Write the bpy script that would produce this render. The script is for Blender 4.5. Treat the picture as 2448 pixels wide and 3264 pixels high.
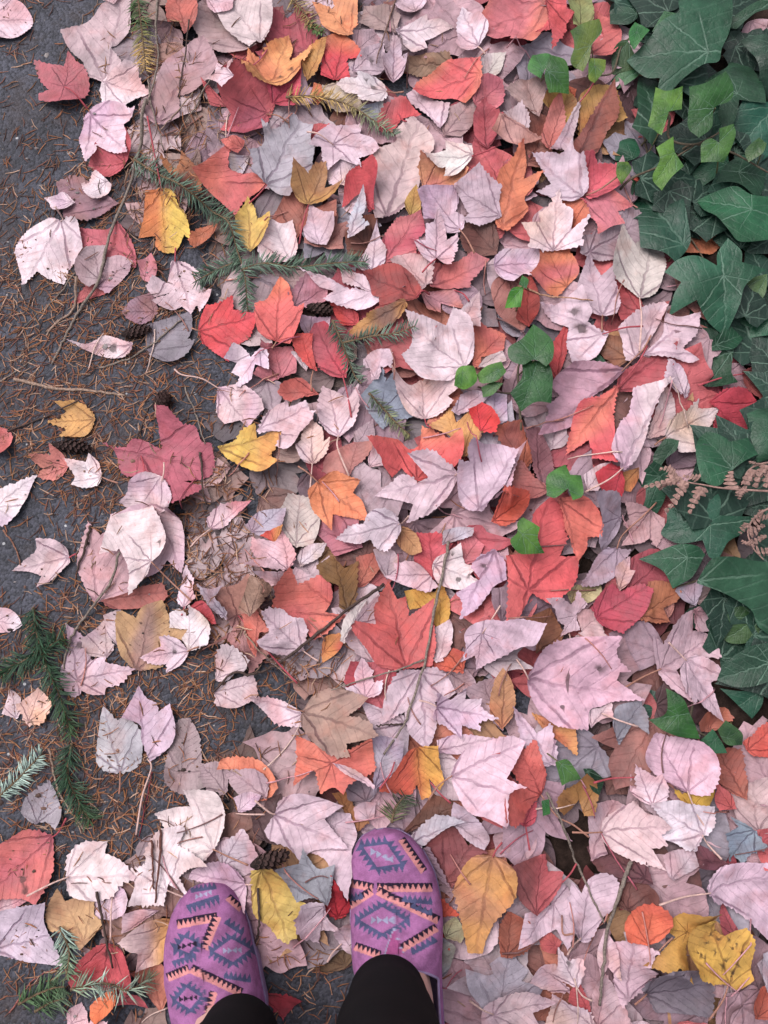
import bpy, bmesh, math, random
import numpy as np
from mathutils import Vector, Matrix
from mathutils.geometry import delaunay_2d_cdt

# ------------------------------------------------------------------ camera, sky, sun, exposure
scene = bpy.context.scene
for o in list(bpy.data.objects): bpy.data.objects.remove(o)
COL = scene.collection
R = math.radians
CAM_H, TILT, VFOV = 1.0, R(10), R(59)
PW, PH = 2448.0, 3264.0
FPX = PH / 2 / math.tan(VFOV / 2)
cam_d = bpy.data.cameras.new("camera"); cam = bpy.data.objects.new("camera", cam_d); COL.objects.link(cam)
cam.location = (0, 0, CAM_H); cam.rotation_euler = (TILT, 0, 0)
cam_d.sensor_fit = 'VERTICAL'; cam_d.angle = VFOV
cam_d.clip_start = 0.02; cam_d.clip_end = 500
scene.camera = cam

world = bpy.data.worlds.new("World"); scene.world = world; world.use_nodes = True
wn, wl = world.node_tree.nodes, world.node_tree.links
SUN_EL, SUN_AZ = R(60), R(305)
sky = wn.new('ShaderNodeTexSky'); sky.sky_type = 'NISHITA'; sky.sun_disc = False
sky.sun_elevation = SUN_EL; sky.sun_rotation = SUN_AZ; sky.dust_density = 4.0; sky.air_density = 1.0
hs = wn.new('ShaderNodeHueSaturation'); hs.inputs['Saturation'].default_value = 0.3      # overcast: greyed sky
wl.new(sky.outputs[0], hs.inputs['Color'])
wl.new(hs.outputs[0], wn['Background'].inputs['Color'])
wn['Background'].inputs['Strength'].default_value = 0.108
sun_d = bpy.data.lights.new("sun", 'SUN'); sun = bpy.data.objects.new("sun", sun_d); COL.objects.link(sun)
sun_d.energy = 0.95; sun_d.angle = R(42); sun_d.color = (1.0, 0.965, 0.95)
sdir = Vector((math.sin(SUN_AZ) * math.cos(SUN_EL), math.cos(SUN_AZ) * math.cos(SUN_EL), math.sin(SUN_EL)))
sun.rotation_euler = sdir.to_track_quat('Z', 'Y').to_euler()
vs = scene.view_settings
vs.view_transform = 'Standard'; vs.look = 'None'; vs.gamma = 1.0; vs.use_curve_mapping = False
vs.exposure = 1.0
scene.display_settings.display_device = 'sRGB'
KALB = 1.30                                   # photo tone -> base colour

# ------------------------------------------------------------------ helpers
rng = random.Random(7); nrng = np.random.default_rng(7)
REG = {}
for i, (ch, y0) in enumerate(zip(('ABC', 'DEF', 'GHI', 'JKL'), (0, 800, 1600, 2400))):
    for c, x0, s in zip(ch, (0, 800, 1600), (800 / 1659, 800 / 1659, 848 / 1659)): REG[c] = (x0, y0, s)
for c, y0 in (('P', 0), ('Q', 450), ('R', 1300), ('S', 1700)): REG[c] = (1950, y0, 498 / 952)
def nat(reg, x, y):
    x0, y0, s = REG[reg]; return x0 + x * s, y0 + y * s
ct, st_ = math.cos(TILT), math.sin(TILT)
def G(X, Y, z=0.0):
    """photo pixel -> point on the horizontal plane at height z"""
    X = np.asarray(X, float); Y = np.asarray(Y, float)
    a = (X - PW / 2) / FPX; b = -(Y - PH / 2) / FPX
    dx, dy, dz = a, b * ct + st_, b * st_ - ct
    t = (z - CAM_H) / dz
    return np.stack([dx * t, dy * t], -1)
def proj(P):
    """world point -> photo pixel"""
    d = P - np.array([0, 0, CAM_H])
    yc = d[..., 1] * ct + d[..., 2] * st_; zc = d[..., 1] * st_ - d[..., 2] * ct
    return PW / 2 + FPX * d[..., 0] / zc, PH / 2 - FPX * yc / zc
def lin(c):
    c = np.asarray(c, float) / 255.0
    return np.where(c <= 0.04045, c / 12.92, ((c + 0.055) / 1.055) ** 2.4)
def alb(c): return np.clip(lin(c) / KALB, 0.004, 0.85)
NAMED = {'pk': (224, 196, 198), 'wp': (234, 218, 216)}
def cast(c):
    """leaf tones as read by eye -> tones measured in the photograph (rosier, less saturated)"""
    r, g, b = [float(v) for v in c]; b -= .4 * max(0, b - g - 2) if r > b else 0; k = min(r / 215, 1.1) * (0.9 if r - g > 85 else 1.0); yel = 0.72 if g > .7 * r and g - b > 60 else 1.0
    return np.array([min(r + (20 - .08 * r) * k, 246), g + (31 - .16 * g) * k, b + (42 - .17 * b) * k * yel * (0.25 if b >= r - 2 else 1.0)])
def parse_col(s):
    mode = 'n'
    if ':' in s: s, mode = s.split(':')
    cs = [cast(NAMED[c] if c in NAMED else [float(v) for v in c.split(',')]) for c in s.split('/')]
    if len(cs) == 1: cs.append(cs[0] * np.array(rng.choice([(.95, .86, .86), (.90, .86, .84), (1.0, .90, .88), (.92, .88, .93), (1.0, .95, .86)])))
    return cs[0], cs[1], mode
def sm(x, a, b):
    t = np.clip((x - a) / (b - a), 0, 1); return t * t * (3 - 2 * t)
def mesh_obj(name, V, F, mat, parent=None, smooth=True, attrs=None):
    me = bpy.data.meshes.new(name)
    V = np.asarray(V, np.float32); 
    if isinstance(F, np.ndarray):
        n, k = F.shape
        me.vertices.add(len(V)); me.vertices.foreach_set('co', V.ravel())
        me.loops.add(n * k); me.loops.foreach_set('vertex_index', F.astype(np.int32).ravel())
        me.polygons.add(n); me.polygons.foreach_set('loop_start', np.arange(n, dtype=np.int32) * k)
        me.update(calc_edges=True)
    else:
        me.from_pydata(V.tolist(), [], F)
    if smooth: me.polygons.foreach_set('use_smooth', np.ones(len(me.polygons), bool))
    for an, (ty, dat) in (attrs or {}).items():
        a = me.attributes.new(an, ty, 'POINT')
        a.data.foreach_set('color' if 'COLOR' in ty else 'vector' if ty == 'FLOAT_VECTOR' else 'value', np.asarray(dat, np.float32).ravel())
    me.materials.append(mat)
    o = bpy.data.objects.new(name, me); COL.objects.link(o)
    if parent is not None: o.parent = parent
    return o
def tag(o, label=None, cat=None, group=None, kind=None):
    for k, v in (('label', label), ('category', cat), ('group', group), ('kind', kind)):
        if v: o[k] = v
    return o
def empty(name, loc=(0, 0, 0)):
    o = bpy.data.objects.new(name, None); COL.objects.link(o); o.location = loc; o.empty_display_size = 0.02; return o
def tube(P, rad, n=6):
    """tapered tube along points P"""
    P = np.asarray(P, float); m = len(P); rad = np.broadcast_to(np.asarray(rad, float), (m,))
    T = np.gradient(P, axis=0); T /= np.linalg.norm(T, axis=1, keepdims=True) + 1e-12
    up = np.array([0.03, 0.02, 1.0]); S = np.cross(T, up); S /= np.linalg.norm(S, axis=1, keepdims=True) + 1e-9; U = np.cross(S, T)
    an = np.arange(n) * 2 * math.pi / n
    V = P[:, None] + rad[:, None, None] * (np.cos(an)[None, :, None] * S[:, None] + np.sin(an)[None, :, None] * U[:, None])
    V = V.reshape(-1, 3); i = np.arange(m - 1)[:, None] * n; j = np.arange(n)[None]
    F = np.stack([i + j, i + (j + 1) % n, i + n + (j + 1) % n, i + n + j], -1).reshape(-1, 4)
    Fl = F.tolist() + [list(range(n))[::-1], list(range((m - 1) * n, m * n))]
    return V, Fl
def spline(P, n):
    """Catmull-Rom through P, n samples per span"""
    P = np.asarray(P, float)
    if len(P) == 2: return P[0] + (P[1] - P[0]) * np.linspace(0, 1, n + 1)[:, None]
    Q = np.vstack([2 * P[0] - P[1], P, 2 * P[-1] - P[-2]]); out = []
    for k in range(len(P) - 1):
        a, b, c, d = Q[k:k + 4]
        for t in np.linspace(0, 1, n, endpoint=False):
            out.append(0.5 * (2 * b + (c - a) * t + (2 * a - 5 * b + 4 * c - d) * t * t + (3 * b - a - 3 * c + d) * t ** 3))
    out.append(P[-1]); return np.array(out)

# ------------------------------------------------------------------ materials
def new_mat(name):
    m = bpy.data.materials.new(name); m.use_nodes = True
    nt = m.node_tree; return m, nt.nodes, nt.links, nt.nodes['Principled BSDF']
class NB:
    def __init__(s, n, l): s.n, s.l = n, l
    def put(s, sock, v):
        if hasattr(v, 'is_linked') or hasattr(v, 'node'): s.l.new(v, sock)
        else: sock.default_value = v
    def m(s, op, a, b=0.0, c=0.0):
        nd = s.n.new('ShaderNodeMath'); nd.operation = op
        for i, v in enumerate((a, b, c)): s.put(nd.inputs[i], v)
        return nd.outputs[0]
    def ss(s, x, a, b, lo=0.0, hi=1.0):
        nd = s.n.new('ShaderNodeMapRange'); nd.interpolation_type = 'SMOOTHSTEP'
        for i, v in enumerate((x, a, b, lo, hi)): s.put(nd.inputs[i], v)
        return nd.outputs[0]
    def mix(s, f, a, b, mode='MIX'):
        nd = s.n.new('ShaderNodeMix'); nd.data_type = 'RGBA'; nd.blend_type = mode
        s.put(nd.inputs[0], f); s.put(nd.inputs[6], a); s.put(nd.inputs[7], b); return nd.outputs[2]
    def attr(s, name):
        nd = s.n.new('ShaderNodeAttribute'); nd.attribute_name = name; return nd
    def noise(s, vec, scale, detail=3.0, rough=0.55, dim='3D'):
        nd = s.n.new('ShaderNodeTexNoise'); nd.inputs['Scale'].default_value = scale; nd.inputs['Detail'].default_value = detail
        nd.inputs['Roughness'].default_value = rough
        if vec is not None: s.l.new(vec, nd.inputs['Vector'])
        return nd.outputs[0]
def leaf_material(name, vein_col=None, rough=0.6, vein_amt=0.5, spots=True, spec=0.3, sec=8.0):
    m, n, l, bs = new_mat(name); b = NB(n, l)
    col = b.attr('col').outputs['Color']; luv = b.attr('luv').outputs['Vector']
    sep = n.new('ShaderNodeSeparateXYZ'); l.new(luv, sep.inputs[0])
    pos = n.new('ShaderNodeNewGeometry').outputs['Position']
    wob = b.m('MULTIPLY', b.m('SUBTRACT', b.noise(luv, 6.0, 3.0), 0.5), 0.11)
    u = b.m('ADD', sep.outputs[0], wob); v = sep.outputs[1]; rnd = sep.outputs[2]
    x = b.m('ABSOLUTE', u)
    taper = b.m('SUBTRACT', 1.0, b.m('MULTIPLY', b.m('MAXIMUM', v, 0.0), 0.6))
    mid = b.m('MULTIPLY', b.ss(x, 0.006, 0.024, 1.0, 0.0), taper)
    def ray(ang, length, w):
        c, s_ = math.cos(ang), math.sin(ang)
        d = b.m('ABSOLUTE', b.m('SUBTRACT', b.m('MULTIPLY', x, c), b.m('MULTIPLY', v, s_)))
        al = b.m('ADD', b.m('MULTIPLY', x, s_), b.m('MULTIPLY', v, c))
        return b.m('MULTIPLY', b.ss(d, w * 0.25, w, 1.0, 0.0), b.m('MULTIPLY', b.ss(al, 0.0, 0.03), b.ss(al, length * 0.6, length, 1.0, 0.0)))
    r1 = ray(R(38), 0.9, 0.022); r2 = b.m('MULTIPLY', ray(R(74), 0.6, 0.018), 0.7)
    t = b.m('MULTIPLY', b.m('SUBTRACT', v, b.m('MULTIPLY', x, 0.85)), sec)
    fr = b.m('ABSOLUTE', b.m('SUBTRACT', b.m('FRACT', t), 0.5))
    secv = b.m('MULTIPLY', b.ss(fr, 0.03, 0.10, 1.0, 0.0), b.m('MULTIPLY', b.ss(b.m('SUBTRACT', v, x), 0.10, 0.2), 0.30))
    t2 = b.m('MULTIPLY', b.m('ADD', x, b.m('MULTIPLY', v, 0.35)), sec * 1.1)
    fr2 = b.m('ABSOLUTE', b.m('SUBTRACT', b.m('FRACT', t2), 0.5))
    secl = b.m('MULTIPLY', b.ss(fr2, 0.03, 0.10, 1.0, 0.0), b.m('MULTIPLY', b.ss(b.m('SUBTRACT', v, x), 0.16, 0.0), 0.18))
    vein = b.m('MAXIMUM', b.m('MAXIMUM', mid, r1), b.m('MAXIMUM', r2, b.m('MAXIMUM', secv, secl)))
    fade = b.ss(b.noise(pos, 22.0, 2.0), 0.3, 0.62, 0.35, 1.0)
    veinf = b.m('MULTIPLY', b.m('MULTIPLY', vein, fade), vein_amt)
    n1 = b.noise(pos, 70.0, 4.0, 0.6); n2 = b.noise(pos, 420.0, 3.0, 0.65)
    mot = b.m('ADD', b.ss(n1, 0.28, 0.74, 0.74, 1.16), b.m('MULTIPLY', b.m('SUBTRACT', n2, 0.5), 0.22))
    cc = n.new('ShaderNodeCombineColor'); 
    for k in range(3): l.new(mot, cc.inputs[k])
    c1 = b.mix(1.0, col, cc.outputs[0], 'MULTIPLY')
    if spots:
        bl = b.ss(b.noise(pos, 34.0, 3.0, 0.6), 0.50, 0.68, 0.0, 0.55)      # blotches of brown and rose fading into the blade
        c1 = b.mix(bl, c1, b.mix(1.0, c1, (0.86, 0.66, 0.62, 1), 'MULTIPLY'))
        sp = b.ss(b.noise(pos, 190.0, 2.0, 0.5), 0.67, 0.75)
        sp = b.m('MULTIPLY', sp, b.ss(b.noise(pos, 16.0, 1.0), 0.48, 0.64, 0.0, 0.45))
        c1 = b.mix(sp, c1, b.mix(1.0, c1, (0.34, 0.26, 0.27, 1), 'MULTIPLY'))
    if vein_col is None: vc = b.mix(1.0, c1, (0.36, 0.27, 0.34, 1), 'MULTIPLY')
    else: vc = (*vein_col, 1)
    c2 = b.mix(veinf, c1, vc)
    l.new(c2, bs.inputs['Base Color'])
    bs.inputs['Roughness'].default_value = rough; bs.inputs['Specular IOR Level'].default_value = spec
    l.new(b.ss(n1, 0.3, 0.7, rough - 0.1, rough + 0.12), bs.inputs['Roughness'])
    hgt = b.m('ADD', b.m('MULTIPLY', vein, -0.5), b.m('ADD', b.m('MULTIPLY', n1, 1.1), b.m('MULTIPLY', n2, 0.25)))
    bp = n.new('ShaderNodeBump'); bp.inputs['Strength'].default_value = 0.7; bp.inputs['Distance'].default_value = 0.0022
    l.new(hgt, bp.inputs['Height']); l.new(bp.outputs[0], bs.inputs['Normal'])
    return m
M_LEAF = leaf_material('maple_leaf_blade', vein_amt=0.80)
M_LITTER = leaf_material('decayed_leaf_blade', vein_amt=0.5)
M_IVY = leaf_material('ivy_blade', vein_col=tuple(alb((128, 156, 138))), rough=0.42, vein_amt=0.42, spots=False, spec=0.32, sec=5.0)
def plain_mat(name, rgb, var=0.25, scale=200.0, rough=0.75, bump=0.3, spec=0.25, attr=False, dist=0.001):
    m, n, l, bs = new_mat(name); b = NB(n, l)
    pos = n.new('ShaderNodeNewGeometry').outputs['Position']
    nz = b.noise(pos, scale, 4.0, 0.6)
    f = b.ss(nz, 0.28, 0.74, 1 - var, 1 + var)
    cc = n.new('ShaderNodeCombineColor')
    for k in range(3): l.new(f, cc.inputs[k])
    base = b.attr('col').outputs['Color'] if attr else (*alb(rgb), 1)
    l.new(b.mix(1.0, base, cc.outputs[0], 'MULTIPLY'), bs.inputs['Base Color'])
    bs.inputs['Roughness'].default_value = rough; bs.inputs['Specular IOR Level'].default_value = spec
    bp = n.new('ShaderNodeBump'); bp.inputs['Strength'].default_value = bump; bp.inputs['Distance'].default_value = dist
    l.new(nz, bp.inputs['Height']); l.new(bp.outputs[0], bs.inputs['Normal'])
    return m
M_STALK = plain_mat('leaf_stalk', (0, 0, 0), 0.2, 300, 0.55, attr=True)
M_NEEDLE = plain_mat('dry_needle', (0, 0, 0), 0.2, 300, 0.6, attr=True)
M_FIR = plain_mat('fir_needle', (0, 0, 0), 0.2, 300, 0.5, attr=True, spec=0.35)
M_TWIG = plain_mat('twig_bark', (0, 0, 0), 0.45, 420, 0.85, 0.9, attr=True)
M_IVYSTEM = plain_mat('ivy_stem', (96, 84, 70), 0.3, 300, 0.7)
M_CONE = plain_mat('cone_scale', (72, 52, 50), 0.4, 350, 0.75, 0.6)
M_CONECORE = plain_mat('cone_core', (40, 28, 27), 0.4, 300, 0.9)
M_FERN = plain_mat('dead_fern', (158, 124, 116), 0.35, 160, 0.8, 0.5)
M_TROUSER = plain_mat('black_trouser_cloth', (22, 21, 24), 0.35, 1600, 0.95, 0.5, 0.1)
M_SKIN = plain_mat('skin', (196, 150, 142), 0.06, 60, 0.5)
def shoe_mat():
    m, n, l, bs = new_mat('printed_shoe_canvas'); b = NB(n, l)
    tc = n.new('ShaderNodeNewGeometry').outputs['Position']
    w = n.new('ShaderNodeTexWave'); w.inputs['Scale'].default_value = 420; l.new(tc, w.inputs['Vector']); w.bands_direction = 'X'
    w2 = n.new('ShaderNodeTexWave'); w2.inputs['Scale'].default_value = 420; l.new(tc, w2.inputs['Vector']); w2.bands_direction = 'Y'
    h = b.m('ADD', w.outputs[1], w2.outputs[1]); nz = b.noise(tc, 90, 4, 0.65)
    f = b.m('ADD', b.ss(nz, 0.3, 0.7, 0.74, 1.14), b.m('MULTIPLY', b.m('SUBTRACT', b.noise(tc, 900, 2, 0.7), 0.5), 0.55))
    cc = n.new('ShaderNodeCombineColor')
    for k in range(3): l.new(f, cc.inputs[k])
    l.new(b.mix(1.0, b.attr('col').outputs['Color'], cc.outputs[0], 'MULTIPLY'), bs.inputs['Base Color'])
    bs.inputs['Roughness'].default_value = 0.9; bs.inputs['Specular IOR Level'].default_value = 0.12
    bp = n.new('ShaderNodeBump'); bp.inputs['Strength'].default_value = 0.45; bp.inputs['Distance'].default_value = 0.0008
    l.new(b.m('ADD', h, b.m('MULTIPLY', nz, 2.0)), bp.inputs['Height']); l.new(bp.outputs[0], bs.inputs['Normal'])
    return m
M_SHOE = shoe_mat()
M_SOLE = plain_mat('shoe_sole', (150, 128, 165), 0.15, 120, 0.7)
def asphalt_mat():
    m, n, l, bs = new_mat('asphalt'); b = NB(n, l)
    pos = n.new('ShaderNodeNewGeometry').outputs['Position']
    vo = n.new('ShaderNodeTexVoronoi'); vo.inputs['Scale'].default_value = 330; l.new(pos, vo.inputs['Vector'])
    vo2 = n.new('ShaderNodeTexVoronoi'); vo2.inputs['Scale'].default_value = 150; l.new(pos, vo2.inputs['Vector'])
    big = b.noise(pos, 9, 4, 0.6); fine = b.noise(pos, 600, 3, 0.6)
    cr = n.new('ShaderNodeValToRGB'); e = cr.color_ramp.elements
    e[0].position = 0.25; e[0].color = (*alb((48, 47, 54)), 1); e[1].position = 0.78; e[1].color = (*alb((80, 80, 92)), 1)
    l.new(big, cr.inputs[0])
    sepc = n.new('ShaderNodeSeparateColor'); l.new(vo.outputs['Color'], sepc.inputs[0])
    g = b.ss(sepc.outputs[0], 0.0, 1.0, 0.62, 1.42)
    cc = n.new('ShaderNodeCombineColor')
    for k in range(3): l.new(g, cc.inputs[k])
    c = b.mix(1.0, cr.outputs[0], cc.outputs[0], 'MULTIPLY')
    c = b.mix(b.ss(b.noise(pos, 14, 5, 0.65), 0.48, 0.68, 0.0, 0.42), c, (*alb((74, 60, 57)), 1))      # silt stains
    sep2 = n.new('ShaderNodeSeparateColor'); l.new(vo2.outputs['Color'], sep2.inputs[0])
    stone = b.m('MULTIPLY', b.ss(sep2.outputs[1], 0.985, 0.99), b.ss(vo2.outputs['Distance'], 0.30, 0.22))
    c = b.mix(stone, c, (*alb((188, 186, 190)), 1))
    l.new(c, bs.inputs['Base Color'])
    bs.inputs['Roughness'].default_value = 0.72; bs.inputs['Specular IOR Level'].default_value = 0.35
    bp = n.new('ShaderNodeBump'); bp.inputs['Strength'].default_value = 0.8; bp.inputs['Distance'].default_value = 0.0016
    l.new(b.m('ADD', b.m('SUBTRACT', 1.0, vo.outputs['Distance']), b.m('MULTIPLY', fine, 0.5)), bp.inputs['Height']); l.new(bp.outputs[0], bs.inputs['Normal'])
    return m
M_ASPHALT = asphalt_mat()
M_SOIL = plain_mat('leaf_mould_soil', (50, 38, 34), 0.5, 60, 0.95, 0.9, 0.1, dist=0.006)

# ------------------------------------------------------------------ setting: soil and asphalt path
def sheet(name, x0, x1, y0, y1, z, mat):
    return tag(mesh_obj(name, [(x0, y0, z), (x1, y0, z), (x1, y1, z), (x0, y1, z)], [[0, 1, 2, 3]], mat, smooth=False), kind='structure')
sheet('ground', -60, 60, -60, 60, 0.0, M_SOIL)
PATH_X = 0.16
sheet('path', -2.4, PATH_X, -60, 60, 0.004, M_ASPHALT)

# ------------------------------------------------------------------ height field the litter piles up on
X0, Y0, CELL = -0.95, -0.75, 0.003
NX, NY = int(1.9 / CELL), int(2.1 / CELL)
H = np.zeros((NX, NY), np.float32); H[:int((PATH_X - X0) / CELL), :] = 0.004
def hidx(xy):
    return np.clip(((xy[:, 0] - X0) / CELL).astype(int), 0, NX - 1), np.clip(((xy[:, 1] - Y0) / CELL).astype(int), 0, NY - 1)
def hat(x, y):
    i = min(max(int((x - X0) / CELL), 0), NX - 1); j = min(max(int((y - Y0) / CELL), 0), NY - 1); return float(H[i, j])
_b = [(i / 5, j / 5, 1 - i / 5 - j / 5) for i in range(6) for j in range(6 - i)]
BARY = np.array(_b)
def raise_h(V, T):
    P = np.einsum('sk,tkd->tsd', BARY, V[T]).reshape(-1, 3)
    i, j = hidx(P); np.maximum.at(H, (i, j), P[:, 2].astype(np.float32))
def smooth_h(xy):
    """dilated and blurred pile height under the points xy"""
    i, j = hidx(xy); a, b_, c, d = max(i.min() - 6, 0), min(i.max() + 7, NX), max(j.min() - 6, 0), min(j.max() + 7, NY)
    W = H[a:b_, c:d].copy()
    for ax in (0, 1):
        for s in (-1, 1): W = np.maximum(W, np.roll(W, s, ax) - 0.0006)
    for _ in range(3):
        for ax in (0, 1): W = (np.roll(W, 2, ax) + np.roll(W, -2, ax) + np.roll(W, 1, ax) + np.roll(W, -1, ax) + W) / 5
    return W[i - a, j - c], H[i, j]
def drape(xy, curl, stiff=0.5, gap=0.0016, maxrise=0.014):
    hs_, h = smooth_h(xy)
    A = np.c_[xy - xy.mean(0), np.ones(len(xy))]
    co = np.linalg.lstsq(A, hs_, rcond=None)[0]
    z = (1 - stiff) * hs_ + stiff * (A @ co) + curl - curl.min() * 0.6
    lift = np.quantile(h + gap - z, 0.93)
    z = z + np.clip(lift, -0.02, maxrise)
    return np.maximum(z, h + gap)

# ------------------------------------------------------------------ leaf builder
def outline_curve(P, step, smooth_deg=62, serr=0.0, tooth=0.0045, sharp=0.0):
    """closed outline: sharp lobes stay sharp, gentle bends are rounded, margin is toothed"""
    P = np.asarray(P, float); n = len(P)
    area = 0.5 * np.sum(P[:, 0] * np.roll(P[:, 1], -1) - np.roll(P[:, 0], -1) * P[:, 1])
    if area < 0: P = P[::-1]
    prv, nxt = np.roll(P, 1, 0), np.roll(P, -1, 0)
    if sharp:                                 # lobes reach a little further out, notches a little further in
        a, b = P - prv, nxt - P; tn = np.degrees(np.arctan2(a[:, 0] * b[:, 1] - a[:, 1] * b[:, 0], (a * b).sum(1)))
        bis = -(b / (np.linalg.norm(b, axis=1, keepdims=True) + 1e-9) - a / (np.linalg.norm(a, axis=1, keepdims=True) + 1e-9)); bis /= np.linalg.norm(bis, axis=1, keepdims=True) + 1e-9
        amt = np.where(tn > 50, sharp, np.where(tn < -40, sharp * 1.3, 0)) * np.minimum(np.linalg.norm(a, axis=1), np.linalg.norm(b, axis=1))
        P = P + bis * amt[:, None]; prv, nxt = np.roll(P, 1, 0), np.roll(P, -1, 0)
    a, b = P - prv, nxt - P
    ang = np.abs(np.degrees(np.arctan2(a[:, 0] * b[:, 1] - a[:, 1] * b[:, 0], (a * b).sum(1))))
    tan = (nxt - prv) * 0.5; tan[ang > smooth_deg] = 0
    out = []
    for k in range(n):
        p, q, m0, m1 = P[k], P[(k + 1) % n], tan[k].copy(), tan[(k + 1) % n].copy()
        L = np.linalg.norm(q - p); c = max(2, int(round(L / step)))
        for mm in (m0, m1):
            ml = np.linalg.norm(mm)
            if ml > L: mm *= L / ml
        if not m0.any(): m0 = (q - p) * 0.8
        if not m1.any(): m1 = (q - p) * 0.8
        for t in np.arange(c) / c:
            h00, h10, h01, h11 = 2 * t**3 - 3 * t**2 + 1, t**3 - 2 * t**2 + t, -2 * t**3 + 3 * t**2, t**3 - t**2
            out.append(h00 * p + h10 * m0 + h01 * q + h11 * m1)
    Q = np.array(out)
    if serr > 0:
        T = np.roll(Q, -1, 0) - np.roll(Q, 1, 0); T /= np.linalg.norm(T, axis=1, keepdims=True) + 1e-9
        N = np.c_[T[:, 1], -T[:, 0]]
        s = np.cumsum(np.linalg.norm(Q - np.roll(Q, 1, 0), axis=1)) / tooth
        jig = nrng.uniform(0.0, 1.5, len(Q)) * (0.75 + 0.5 * np.sin(s * .37 + nrng.uniform(0, 6)))
        Q = Q + N * ((((s % 1.0) - 0.45) * serr) * jig)[:, None]
    return Q
def triangulate(Q, inner, extra=()):
    lo, hi = Q.min(0), Q.max(0)
    gx, gy = np.arange(lo[0], hi[0], inner), np.arange(lo[1], hi[1], inner)
    g = np.stack(np.meshgrid(gx, gy), -1).reshape(-1, 2) + nrng.uniform(-0.25, 0.25, (len(gx) * len(gy), 2)) * inner
    if len(extra): g = np.vstack([g, extra])
    x, y = g[:, 0], g[:, 1]; ins = np.zeros(len(g), bool); x2, y2 = np.roll(Q[:, 0], -1), np.roll(Q[:, 1], -1)
    for k in range(len(Q)):
        c = (Q[k, 1] > y) != (y2[k] > y)
        with np.errstate(divide='ignore', invalid='ignore'): ins ^= c & (x < (x2[k] - Q[k, 0]) * (y - Q[k, 1]) / (y2[k] - Q[k, 1]) + Q[k, 0])
    g = g[ins]
    if len(g):
        d = np.min(np.linalg.norm(g[:, None] - Q[None], axis=2), 1); g = g[d > inner * 0.3] if not len(extra) else g[d > inner * 0.12]
    pts = [Vector(p) for p in np.vstack([Q, g])]
    nq = len(Q)
    v, e, f, *_ = delaunay_2d_cdt(pts, [], [list(range(nq))], 1, 1e-7)
    F = [t for t in f if len(t) == 3]
    return np.array([(p.x, p.y) for p in v]), np.array(F, int)
def lnoise(xy, seed, fr):
    r = np.random.default_rng(seed); o = np.zeros(len(xy))
    for k in range(4):
        a = r.uniform(0, 6.28); f = fr * r.uniform(0.6, 1.7); o += np.sin(f * (xy[:, 0] * math.cos(a) + xy[:, 1] * math.sin(a)) + r.uniform(0, 6.28))
    return o / 2.6
def leaf_colors(u, v, c1, c2, mode, seed, xyn):
    nz = lnoise(xyn, seed, 5.0)
    if mode == 'n': f = sm(nz, -0.5, 0.9)
    elif mode == 't': f = sm(v + 0.12 * nz, 0.45, 1.0)
    elif mode == 's': f = None
    elif mode == 'm': f = sm(0.30 - np.abs(u) - 0.2 * np.abs(v - 0.4) + 0.05 * nz, 0.02, 0.22)
    else: f = sm(nz, -0.5, 0.9)
    return f, nz
def curl_shape(u, v, L, seed, amt=1.0):
    r = np.random.default_rng(seed + 991)
    a1, a2, fo, tw = r.uniform(-0.10, 0.30), r.uniform(-0.10, 0.22), r.uniform(-0.06, 0.20), r.uniform(-0.12, 0.12)
    if r.random() < 0.22: a1 += r.uniform(0.15, 0.35)
    c = a1 * u * u + a2 * (v - 0.5) ** 2 + fo * np.sqrt(u * u + 0.0009) + tw * u * (v - 0.4) + 0.018 * lnoise(np.c_[u, v], seed + 5, 7.0) + 0.009 * lnoise(np.c_[u, v], seed + 6, 15.0)
    rr, th = np.sqrt(u * u + (v - .45) ** 2), np.arctan2(v - .45, u)
    rim = np.clip(rr - .30, 0, 1)
    c = c + rim ** 1.5 * (r.uniform(.05, .30) * (1 + np.sin(2 * th + r.uniform(0, 6))) + r.uniform(0, .22) * np.sin(5 * th + r.uniform(0, 6)))
    return c * L * amt
def stalk_obj(parent, pts3, col, r0=0.0010, name='stalk', mat=None):
    P = spline(pts3, 5); rad = np.linspace(r0 * 0.7, r0 * 1.15, len(P)); V, F = tube(P, rad, 5)
    c = np.tile(np.r_[alb(col), 1], (len(V), 1))
    return mesh_obj(name, V, F, mat or M_STALK, parent, attrs={'col': ('FLOAT_COLOR', c)})
def pts(reg, s):
    out = []
    for t in s.split():
        r = reg
        if ':' in t: r, t = t.split(':')
        x, y = t.split(',')[:2]; out.append(nat(r, float(x), float(y)))
    return np.array(out)
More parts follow.
